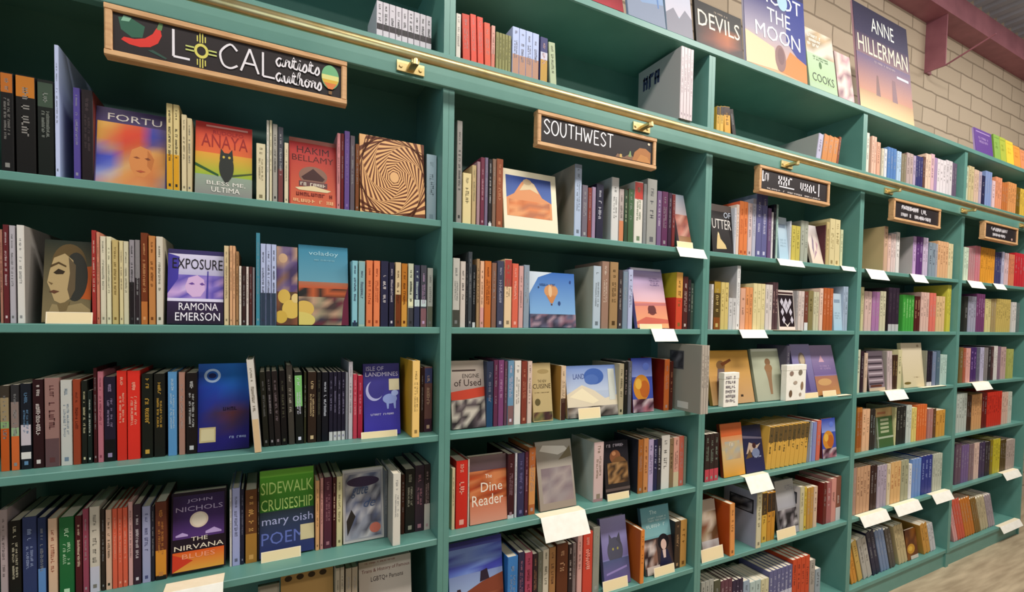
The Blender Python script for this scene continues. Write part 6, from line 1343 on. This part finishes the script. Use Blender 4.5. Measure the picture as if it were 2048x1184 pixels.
(0,5,5,4.1955,0.03,0.0375,0.2748,0.17,0.0,'8a7478',0,{}),
(0,5,5,4.2418,0.03,0.0383,0.2758,0.186,0.0,'d8bcb0',0,{}),
(0,5,5,4.2813,0.03,0.0383,0.2758,0.2,0.0,'d8bcb0',0,{}),
(0,5,5,4.3288,0.03,0.0458,0.2711,0.178,0.0,'4a3c5c',0,{}),
(0,5,5,4.376,0.03,0.0458,0.2711,0.194,0.0,'4a3c5c',0,{}),
(0,5,5,4.4313,0.03,0.0402,0.2663,0.17,0.0,'3a3038',0,{}),
(0,5,5,4.4727,0.03,0.0402,0.2663,0.186,0.0,'3a3038',0,{}),
(0,5,5,4.5221,0.03,0.0409,0.2745,0.2,0.0,'8a7a20',0,{}),
(0,5,5,4.5727,0.03,0.0402,0.2705,0.178,0.0,'c4b838',0,{}),
(0,5,5,4.6141,0.03,0.0402,0.2705,0.194,0.0,'c4b838',0,{}),
(0,5,5,4.6556,0.03,0.0402,0.2705,0.17,0.0,'c4b838',0,{}),
(0,5,5,4.7061,0.03,0.0335,0.2531,0.186,0.0,'5a4a24',0,{}),
(0,5,5,4.7406,0.03,0.0335,0.2531,0.2,0.0,'5a4a24',0,{}),
(0,5,5,4.7751,0.03,0.0335,0.2531,0.178,0.0,'5a4a24',0,{}),
(0,5,5,4.8186,0.03,0.0395,0.2391,0.194,0.0,'b4a49c',0,{}),
(0,5,5,4.8594,0.03,0.0395,0.2391,0.17,0.0,'b4a49c',0,{}),
(0,5,5,4.9002,0.03,0.0395,0.2391,0.186,0.0,'b4a49c',0,{}),
(0,5,5,4.9409,0.03,0.0395,0.2391,0.2,0.0,'b4a49c',0,{}),
(0,5,6,3.9771,0.03,0.0268,0.3604,0.178,-24.0,'d8a0a0',0,{}),
(0,5,6,4.0073,0.03,0.0268,0.3604,0.194,-24.0,'d8a0a0',0,{}),
(0,5,6,4.0423,0.03,0.0342,0.3458,0.17,-24.0,'d0604c',0,{}),
(0,5,6,4.0808,0.03,0.0342,0.3458,0.186,-24.0,'d0604c',0,{}),
(0,5,6,4.1194,0.03,0.0342,0.3458,0.2,-24.0,'d0604c',0,{}),
(0,5,6,4.1613,0.03,0.0351,0.3288,0.178,-24.0,'c87c2c',0,{}),
(0,5,6,4.2009,0.03,0.0351,0.3288,0.194,-24.0,'c87c2c',0,{}),
(0,5,6,4.2406,0.03,0.0351,0.3288,0.17,-24.0,'c87c2c',0,{}),
(0,5,6,4.2802,0.03,0.0351,0.3288,0.186,-24.0,'c87c2c',0,{}),
(0,5,6,4.3268,0.03,0.0262,0.3081,0.2,-24.0,'8a6a30',0,{}),
(0,5,6,4.3564,0.03,0.0262,0.3081,0.178,-24.0,'8a6a30',0,{}),
(0,5,6,4.3859,0.03,0.0262,0.3081,0.194,-24.0,'8a6a30',0,{}),
(0,5,6,4.4212,0.03,0.0391,0.2952,0.17,-24.0,'c0b494',0,{}),
(0,5,6,4.4654,0.03,0.0391,0.2952,0.186,-24.0,'c0b494',0,{}),
(0,5,6,4.5095,0.03,0.0391,0.2952,0.2,-24.0,'c0b494',0,{}),
(0,5,6,4.5595,0.03,0.0334,0.2909,0.178,-24.0,'a89ca4',0,{}),
(0,5,6,4.5972,0.03,0.0334,0.2909,0.194,-24.0,'a89ca4',0,{}),
(0,5,6,4.6349,0.03,0.0334,0.2909,0.17,-24.0,'a89ca4',0,{}),
]

TALKERS = [(1, 4, -0.783, 0.143, 0.05, 0.1), (2, 1, 1.108, 0.17, 0.075, 0.05), (2, 2, 0.95, 0.135, 0.07, 0.06), (2, 4, 0.414, 0.208, 0.11, 0.09), (3, 1, 1.784, 0.205, 0.07, 0.04), (3, 1, 2.344, 0.128, 0.06, 0.03), (3, 2, 1.515, 0.19, 0.09, 0.045), (3, 2, 1.779, 0.241, 0.09, 0.008), (3, 4, 1.592, 0.179, 0.09, 0.08), (3, 3, 2.375, 0.131, 0.07, 0.006), (4, 1, 2.595, 0.201, 0.09, 0.07), (4, 1, 3.103, 0.176, 0.06, 0.06), (4, 3, 2.863, 0.226, 0.09, 0.06), (4, 3, 3.336, 0.325, 0.07, 0.006), (4, 5, 2.64, 0.294, 0.12, 0.06), (4, 5, 3.026, 0.305, 0.11, 0.06), (4, 5, 3.559, 0.257, 0.1, 0.06), (5, 1, 3.888, 0.229, 0.1, 0.06), (5, 1, 4.311, 0.184, 0.06, 0.05), (5, 3, 4.041, 0.274, 0.1, 0.06), (5, 5, 4.654, 0.293, 0.1, 0.055), (5, 6, 4.682, 0.378, 0.12, 0.05)]
NOTES = [(1, 2, -1.021, 0.091, 0.03), (1, 3, -0.252, 0.119, 0.022), (1, 4, -0.545, 0.113, 0.032), (2, 1, 1.099, 0.098, 0.03), (2, 2, 0.904, 0.127, 0.022), (2, 3, 0.605, 0.111, 0.045), (2, 4, 0.763, 0.118, 0.03), (2, 5, 0.739, 0.134, 0.045), (2, 5, 1.026, 0.123, 0.04), (3, 3, 2.071, 0.137, 0.03), (3, 3, 2.254, 0.126, 0.033), (3, 5, 1.326, 0.151, 0.06), (3, 5, 1.892, 0.16, 0.05)]


# ------------------------------------------------------------------ the room
def structure(mb, name, mats):
    return tag(mb.build(name, mats), kind='structure')

b = MB(); b.box(-4, 10, -6, 0.6, -0.05, 0.0); structure(b, 'floor', FLOOR)
b = MB(); b.box(-4, 10, 0.345, 0.6, 0.0, 4.5); structure(b, 'wall_back', WALL)
b = MB()                                                     # ribbed steel deck, ribs run front to back
pitch = 0.15; n = int(14 / pitch)
for i in range(n):
    x = -4 + i * pitch
    pr = [(x, 4.46), (x + .05, 4.46), (x + .065, 4.42), (x + .135, 4.42), (x + .15, 4.46)]
    for (xa, za), (xb, zb) in zip(pr, pr[1:]):
        b.face([(xa, -6, za), (xa, 0.345, za), (xb, 0.345, zb), (xb, -6, zb)])
structure(b, 'ceiling', DECK)
b = MB(); b.box(-4, 10, 0.20, 0.345, 4.05, 4.07); b.box(-4, 10, 0.20, 0.215, 4.07, 4.20); b.box(-4, 10, 0.20, 0.345, 4.20, 4.215)
structure(b, 'trim_1', RED_STEEL)

root = empty('steel_hanger', (3.99, 0.345, 3.67))
tag(root, 'dark red steel hanger plate dropping down the block wall', 'steel hanger')
b = MB(); b.box(0, .012, -.13, 0, .0, .38); b.build('plate', RED_STEEL, root)
b = MB(); b.box(.012, .08, -.012, 0, .0, .38); b.build('flange', RED_STEEL, root)
b = MB(); b.tube((4.0, .215, 3.675), (4.0, -.06, 3.765), .006, 10)
tag(b.build('conduit', RED_STEEL), 'thin dark conduit running out from the red steel hanger', 'conduit')

# ------------------------------------------------------------------ bookcase units
PITCH = 1.2585
def make_unit(label):
    """one bay, left outer face at x = 0"""
    W = PITCH; T = 0.0205; D = 0.32
    root = empty('bookcase', (0, 0, 0))
    tag(root, label, 'bookcase', 'bookcase units along the wall')
    for x0 in (0, W - T):
        p = MB(); p.box(x0 + .0004, x0 + T - .0004, 0.001, D + .02, 0.0, 2.93); p.box(x0 + .0004, x0 + T - .0004, -.004, .001, .105, 2.49); p.box(x0 + .0004, x0 + T - .0004, -.004, .001, 2.602, 2.93)
        p.build('side_panel', TEAL, root)
    p = MB(); p.box(T, W - T, D, D + .02, 0.0, 2.93); p.build('back_panel', TEAL, root)
    for k, z in SHELF_TOP.items():
        if k in (0, 6): continue
        s = MB(); s.box(T, W - T, 0.0, D, z - .0225, z, bev=.002); s.build('shelf', TEAL, root)
    s = MB(); s.box(T, W - T, 0.02, D, SHELF_TOP[0] - .02, SHELF_TOP[0]); s.build('shelf', TEAL, root)
    s = MB(); s.box(T, W - T, 0.0, D, .105, .13, bev=.002); s.build('shelf', TEAL, root)
    s = MB(); s.box(0, W, -.012, .02, 2.49, 2.601, bev=.003); s.build('rail_board', TEAL, root)
    s = MB(); s.box(0, W, -.012, D + .02, 2.93, 2.962, bev=.004); s.build('top_board', TEAL, root)
    s = MB(); s.box(T, W - T, .012, .03, .0, .105); s.build('plinth', TEAL, root)
    return root
def copy_tree(o, parent=None):
    c = o.copy(); COL.objects.link(c)
    if parent is not None: c.parent = parent
    for ch in [k for k in bpy.data.objects if k.parent == o]:
        copy_tree(ch, c)
    return c
unit_labels = ['teal bookcase unit carrying the chili pepper sign', 'teal bookcase unit carrying the southwest sign', 'teal bookcase unit with the third chalk sign, after the southwest one',
               'teal bookcase unit with the fourth chalk sign, second from the end', 'teal bookcase unit at the far end of the run']
proto = make_unit(unit_labels[0])
for i, lb in enumerate(unit_labels):
    u = proto if i == 0 else copy_tree(proto)
    u.location = (-PITCH + .0205 + i * PITCH, 0, 0)
    u['label'] = lb

# ------------------------------------------------------------------ ladder rail
root = empty('ladder_rail', (0, -0.07, 2.535))
tag(root, 'long brass ladder rail running along the bookcase front', 'ladder rail')
b = MB(); b.tube((-1.25, 0, 0), (5.1, 0, 0), .0155, 24); b.build('tube', BRASS, root, True)
for x in (-1.05, -.115, .86, 1.82, 2.79, 3.77, 4.75):
    k = MB(); k.box(x - .045, x + .045, .052, .0575, -.032, .002, bev=.001)
    br = k.build('bracket', BRASS, root)
    k = MB(); k.box(x - .012, x + .012, -.004, .054, -.026, -.012, bev=.002); k.tube((x, 0, -.03), (x, 0, -.012), .01, 14); k.build('saddle', BRASS, br)
    for dx in (-.032, .032):
        k = MB(); k.tube((x + dx, .0525, -.015), (x + dx, .049, -.015), .006, 12); k.build('bolt', BRASS, br)

# ------------------------------------------------------------------ hanging chalkboard signs
def sign(x, label, items):
    W, H, F = .572, .128, .016
    root = empty('hanging_sign', (x, -.0125, 2.3475))
    tag(root, label, 'sign', 'framed chalkboard signs')
    f = MB()
    f.box(0, W, -.034, 0, 0, F, bev=.003); f.box(0, W, -.034, 0, H - F, H, bev=.003)
    f.box(0, F, -.0335, -.0005, F, H - F, bev=.003); f.box(W - F, W, -.0335, -.0005, F, H - F, bev=.003)
    f.build('frame', OAK, root)
    p = MB(); p.box(F * .9, W - F * .9, -.026, -.001, F * .9, H - F * .9); p.build('chalkboard', SLATE, root)
    t = MB(); items = [('r', 0, 0, 1, 1, '332c2e')] + items; Sheet(t, (F, -.026, F), (W - 2 * F, 0, 0), (0, 0, H - 2 * F), (0, -1, 0)).draw(items)
    t.build('chalk_lettering', PRINT, root)
CH = 'e8e4ea'
chili = [(.03, .34), (.06, .26), (.1, .24), (.14, .3), (.17, .44), (.185, .66), (.18, .82), (.165, .84), (.15, .66), (.12, .5), (.08, .42), (.04, .42)]
sun = [('o', .345, .5, .03, .2, .62, 'd8d070'), ('r', .337, .72, .342, .98, 'd8d070'), ('r', .348, .72, .353, .98, 'd8d070'), ('r', .326, .74, .331, .9, 'd8d070'), ('r', .359, .74, .364, .9, 'd8d070'),
       ('r', .337, .04, .342, .28, 'd8d070'), ('r', .348, .04, .353, .28, 'd8d070'), ('r', .326, .1, .331, .26, 'd8d070'), ('r', .359, .1, .364, .26, 'd8d070'),
       ('r', .28, .53, .315, .57, 'c8d080'), ('r', .28, .43, .315, .47, 'c8d080'), ('r', .375, .53, .41, .57, 'c8d080'), ('r', .375, .43, .41, .47, 'c8d080')]
sign(-.888, 'chalkboard sign with red chili, sun symbol and hot-air balloon drawings', [
    ('p', [(.03, .6), (.02, .9), (.06, .96), (.12, .8), (.11, .5), (.07, .45)], '3c6a58'), ('p', [(.03, .82), (.04, .97), (.07, .95), (.06, .84)], '8ab8a0'), ('p', chili, 'd8443c'), ('p', [(.165, .8), (.175, 1), (.19, .98), (.185, .8)], '6a8a60'), ('p', [(.13, .2), (.2, .06), (.205, .1), (.15, .24)], '3c5a50'),
    ('h', 'L', .225, .2, .315, .92, .0056, CH)] + sun + [
    ('h', 'C', .42, .2, .52, .86, .0052, CH), ('h', 'A', .515, .2, .615, .86, .0052, CH), ('h', 'L', .61, .18, .685, .86, .0052, CH),
    ('h', 'artists', .675, .56, .895, .8, .0046, CH), ('h', 'authors', .675, .12, .905, .36, .0046, CH),
    ('e', .943, .58, .045, .36, '7ab488'), ('p', [(.899, .64), (.987, .64), (.986, .5), (.9, .5)], 'dcd890'), ('p', [(.9, .5), (.986, .5), (.978, .4), (.908, .4)], 'd8b04c'), ('p', [(.908, .4), (.978, .4), (.955, .22), (.932, .22)], 'd88450'), ('r', .935, .06, .952, .16, '8a6a48')])
sign(.346, 'chalkboard sign lettered SOUTHWEST with small mesa drawing', [
    ('h', 'SOUTHWEST', .025, .36, .63, .9, .0048, 'f4f0f6'), ('p', [(.64, .05), (.66, .2), (.72, .1), (.78, .3), (.82, .12), (.84, .05)], '8a6c58'), ('p', [(.8, .05), (.82, .4), (.87, .62), (.93, .64), (.98, .5), (.98, .05)], 'b07a4c'), ('p', [(.84, .05), (.88, .36), (.95, .3), (.98, .05)], 'c08a54'),
    ('p', [(.76, .16), (.775, .4), (.785, .4), (.79, .16)], '8aa070'), ('r', .68, .06, .7, .2, 'd0b070'), ('e', .96, .86, .012, .05, 'e8d8c0')])
sign(1.575, 'chalkboard sign in third bay with one line of slanting chalk script', [
    ('m', .02, .3, .13, .95, CH, 1, 5), ('p', [(.02, .4), (.035, .4), (.035, .95), (.02, .95)], CH), ('m', .24, .3, .5, .95, CH, 1, 7), ('m', .5, .25, .84, .85, CH, 1, 8), ('r', .26, .3, .48, .36, CH), ('r', .855, .22, .87, .9, CH), ('m', .06, .04, .9, .16, 'd8d0cc', 1, 9)])
sign(2.795, 'chalkboard sign in fourth bay with two lines of chalk capitals', [
    ('m', .12, .54, .56, .92, CH, 1, 15), ('m', .14, .6, .54, .86, CH, 1, 16), ('m', .58, .5, .8, .9, CH, 1, 17), ('m', .14, .1, .4, .44, CH, 1, 18), ('m', .42, .08, .84, .46, CH, 1, 19), ('m', .44, .14, .82, .4, CH, 1, 20)])
sign(4.015, 'chalkboard sign in end bay with smudged pale lettering', [
    ('m', .14, .54, .72, .88, CH, 1, 25), ('m', .2, .5, .7, .8, CH, 1, 26), ('m', .22, .12, .68, .46, CH, 1, 27), ('m', .24, .18, .6, .4, CH, 1, 28), ('e', .86, .2, .03, .09, 'b89890')])

# ------------------------------------------------------------------ books on the shelves
rows = {}
for rec in BOOKS:
    rows.setdefault((rec[1], rec[2]), []).append(rec)
rest = MB()
for (bay, shl), row in rows.items():
    group = 'books on the %s of the %s' % (SHELF_NAME[shl], BAY_NAME[bay])
    marks = [i for i, r in enumerate(row) if r[0] == 1]
    for i, r in enumerate(row):
        place = '%s, %s' % (SHELF_NAME[shl], BAY_NAME[bay])
        if r[0] == 1:
            _, _, _, x, y, w, h, th, lean, art, lm = r
            face_book((x, y, SHELF_TOP[shl] + .0005), w, h, th, lean, art, 'face-out book, %s, %s' % (lm, place), group)
            continue
        if not r[10]:
            spine_book(r, None, None, rest)
            continue
        w, h = r[5], r[6]
        size = ('thin ' if w < .012 else 'thick ' if w > .03 else '') + ('tall ' if h > .27 else 'short ' if h < .2 else '')
        if marks:
            k = min(marks, key=lambda j: (abs(j - i), j))
            where = '%s %s of %s' % (ORD[min(abs(k - i), 30)], 'right' if i > k else 'left', row[k][10])
        else:
            where = '%s from left' % ORD[i + 1]
        spine_book(r, '%s%s spine-out book, %s, %s' % (size.split(' ')[0] + ' ' if size else '', colour_name(r[9]), where, place), group)
o = rest.build('books', [PRINT, PAGES])
tag(o, 'small spine-out books filling the farther shelves and cubbies', 'books', kind='stuff')
o.name = 'small_books'

# ------------------------------------------------------------------ cards
def bay_shelf(b, s):
    return '%s of the %s' % (SHELF_NAME[s], BAY_NAME[b])
def talker(bay, shl, x, w, back, drop, label):
    z = SHELF_TOP[shl] + .0008; t = .0009
    lo = -PITCH + .0205 + (bay - 1) * PITCH + .0225; hi = lo + PITCH - .045
    x = min(max(x, lo), hi - w)
    root = empty('shelf_card', (x, 0, z))
    tag(root, label, 'card', 'note cards on the shelf edges')
    b_ = MB(); b_.box(0, w, -.004, min(back, setback(bay, shl) - .004), 0, t); b_.build('flat_flap', CARD, root)
    if drop > .01:
        f = MB(); a = math.radians(28)
        s, c = math.sin(a) * drop, math.cos(a) * drop
        q = [(-.004, t), (-.0055, 0), (-.0055 - s, -c), (-.004 - s, t - c)]
        vs = [(xx, y, zz) for xx in (0, w) for y, zz in q]
        f.solid(vs, [(0, 1, 2, 3), (7, 6, 5, 4), (0, 4, 5, 1), (1, 5, 6, 2), (2, 6, 7, 3), (3, 7, 4, 0)])
        f.build('hanging_flap', WHITE_CARD, root)
cnt = {}
for t in TALKERS:
    k = (t[0], t[1]); cnt[k] = cnt.get(k, 0) + 1
    tot = sum(1 for q in TALKERS if (q[0], q[1]) == k)
    which = '' if tot == 1 else ('%s from left, ' % ORD[cnt[k]])
    talker(*t, 'white note card folded over shelf edge, %s%s' % (which, bay_shelf(*k)))
cnt = {}
for bay, shl, x, w, h in NOTES:
    k = (bay, shl); cnt[k] = cnt.get(k, 0) + 1
    tot = sum(1 for q in NOTES if (q[0], q[1]) == k)
    which = '' if tot == 1 else ('%s from left, ' % ORD[cnt[k]])
    root = empty('note_card', (x, setback(bay, shl) - .019, SHELF_TOP[shl] + .0005), (-math.radians(9), 0, 0))
    tag(root, 'cream card standing before a face-out cover, %s%s' % (which, bay_shelf(*k)), 'card', 'cream cards before the covers')
    b_ = MB(); b_.box(0, w, 0, .0012, 0, h); b_.build('card', CARD, root)
    b_ = MB(); Sheet(b_, (0, 0, 0), (w, 0, 0), (0, 0, h), (0, -1, 0)).draw([('r', .03, .06, .97, .94, 'f3dfb4')]); b_.build('card_face', PRINT, root)

def little_box(x, y, w, d, h, label, dots):
    root = empty('gift_box', (x, y, SHELF_TOP[3] + .0005))
    tag(root, label, 'box')
    b_ = MB(); b_.box(0, w, 0, d, 0, h - .03, bev=.0015); b_.build('box_body', WHITE_CARD, root)
    b_ = MB(); b_.box(-.001, w + .001, -.001, d + .001, h - .03, h, bev=.0015); b_.build('lid', WHITE_CARD, root)
    b_ = MB(); Sheet(b_, (0, -.0011, 0), (w, 0, 0), (0, 0, h), (0, -1, 0)).draw(dots); b_.build('print', PRINT, root)
little_box(1.424, -.002, .105, .03, .165, 'slim white patterned box before the golden tan cover', [('m', .1, .1, .9, .92, '8a8088', 6, 4)])
little_box(1.90, -.002, .165, .03, .19, 'white box with small brown motifs before the purple figure cover', [('e', .25, .76, .1, .07, '9a8478'), ('e', .7, .78, .1, .08, '8a8070'), ('e', .22, .2, .08, .1, '7a6450'), ('e', .8, .4, .07, .12, '9a8068'), ('e', .72, .16, .06, .05, 'b0a090'), ('e', .45, .5, .1, .05, 'b8a898')])

# ------------------------------------------------------------------ display on top of the case
TOP = 2.9625
def board(x, w, h, lean, art, label, y=-.006, th=.012):
    face_book((x, y, TOP), w, h, th, lean, art, label, 'display boards on top of the case', 'display board', 'display_board')
for nm, c, s in (('p_purple', '6a4a94', 'b49ccc'), ('p_green', '90b45c', '7a9c48'), ('p_lime', 'b0bc50', '9aa63c'), ('p_yellow', 'e8cc4c', 'd8b83c'), ('p_orange', 'e8a04c', 'd88c3c'), ('p_peach', 'e0986c', 'cc8458')):
    ART[nm] = (c, s, [('r', .1, .86, .9, .9, s), ('m', .2, .4, .8, .7, s, 2, 3)])
board(.30, .46, .34, 12, 'redboard', 'deep red display book on top of the case')
board(.785, .205, .42, 10, 'cloudboard', 'display book with white cloud on blue, standing beside the deep red one')
board(.998, .155, .42, 8, 'paleboard', 'pale blue-grey display book between the cloud cover and the black one')
board(1.172, .31, .2, 6, 'devils', 'low black display board with cream title on top of the case')
board(1.505, .475, .62, 5, 'moonboard', 'tall blue and orange display board with white title, on top of the case')
board(2.005, .25, .335, 8, 'cooksboard', 'pale green display book beside the tall blue and orange board')
board(2.265, .15, .27, 8, 'roseboard', 'pinkish floral display book between pale green book and canyon board')
board(2.475, .60, .63, 6, 'canyonboard', 'large canyon sunset display board under the block wall')
board(3.93, .28, .17, 6, 'p_purple', 'purple display book, first of the rainbow row on top of the case')
board(4.24, .10, .18, 5, 'p_green', 'green display book in the rainbow row on top of the case')
board(4.345, .10, .18, 5, 'p_lime', 'lime display book in the rainbow row on top of the case')
board(4.45, .13, .175, 5, 'p_yellow', 'yellow display book in the rainbow row on top of the case')
board(4.585, .12, .16, 5, 'p_orange', 'orange display book in the rainbow row on top of the case')
board(4.71, .13, .15, 5, 'p_peach', 'peach display book, last of the rainbow row on top of the case')
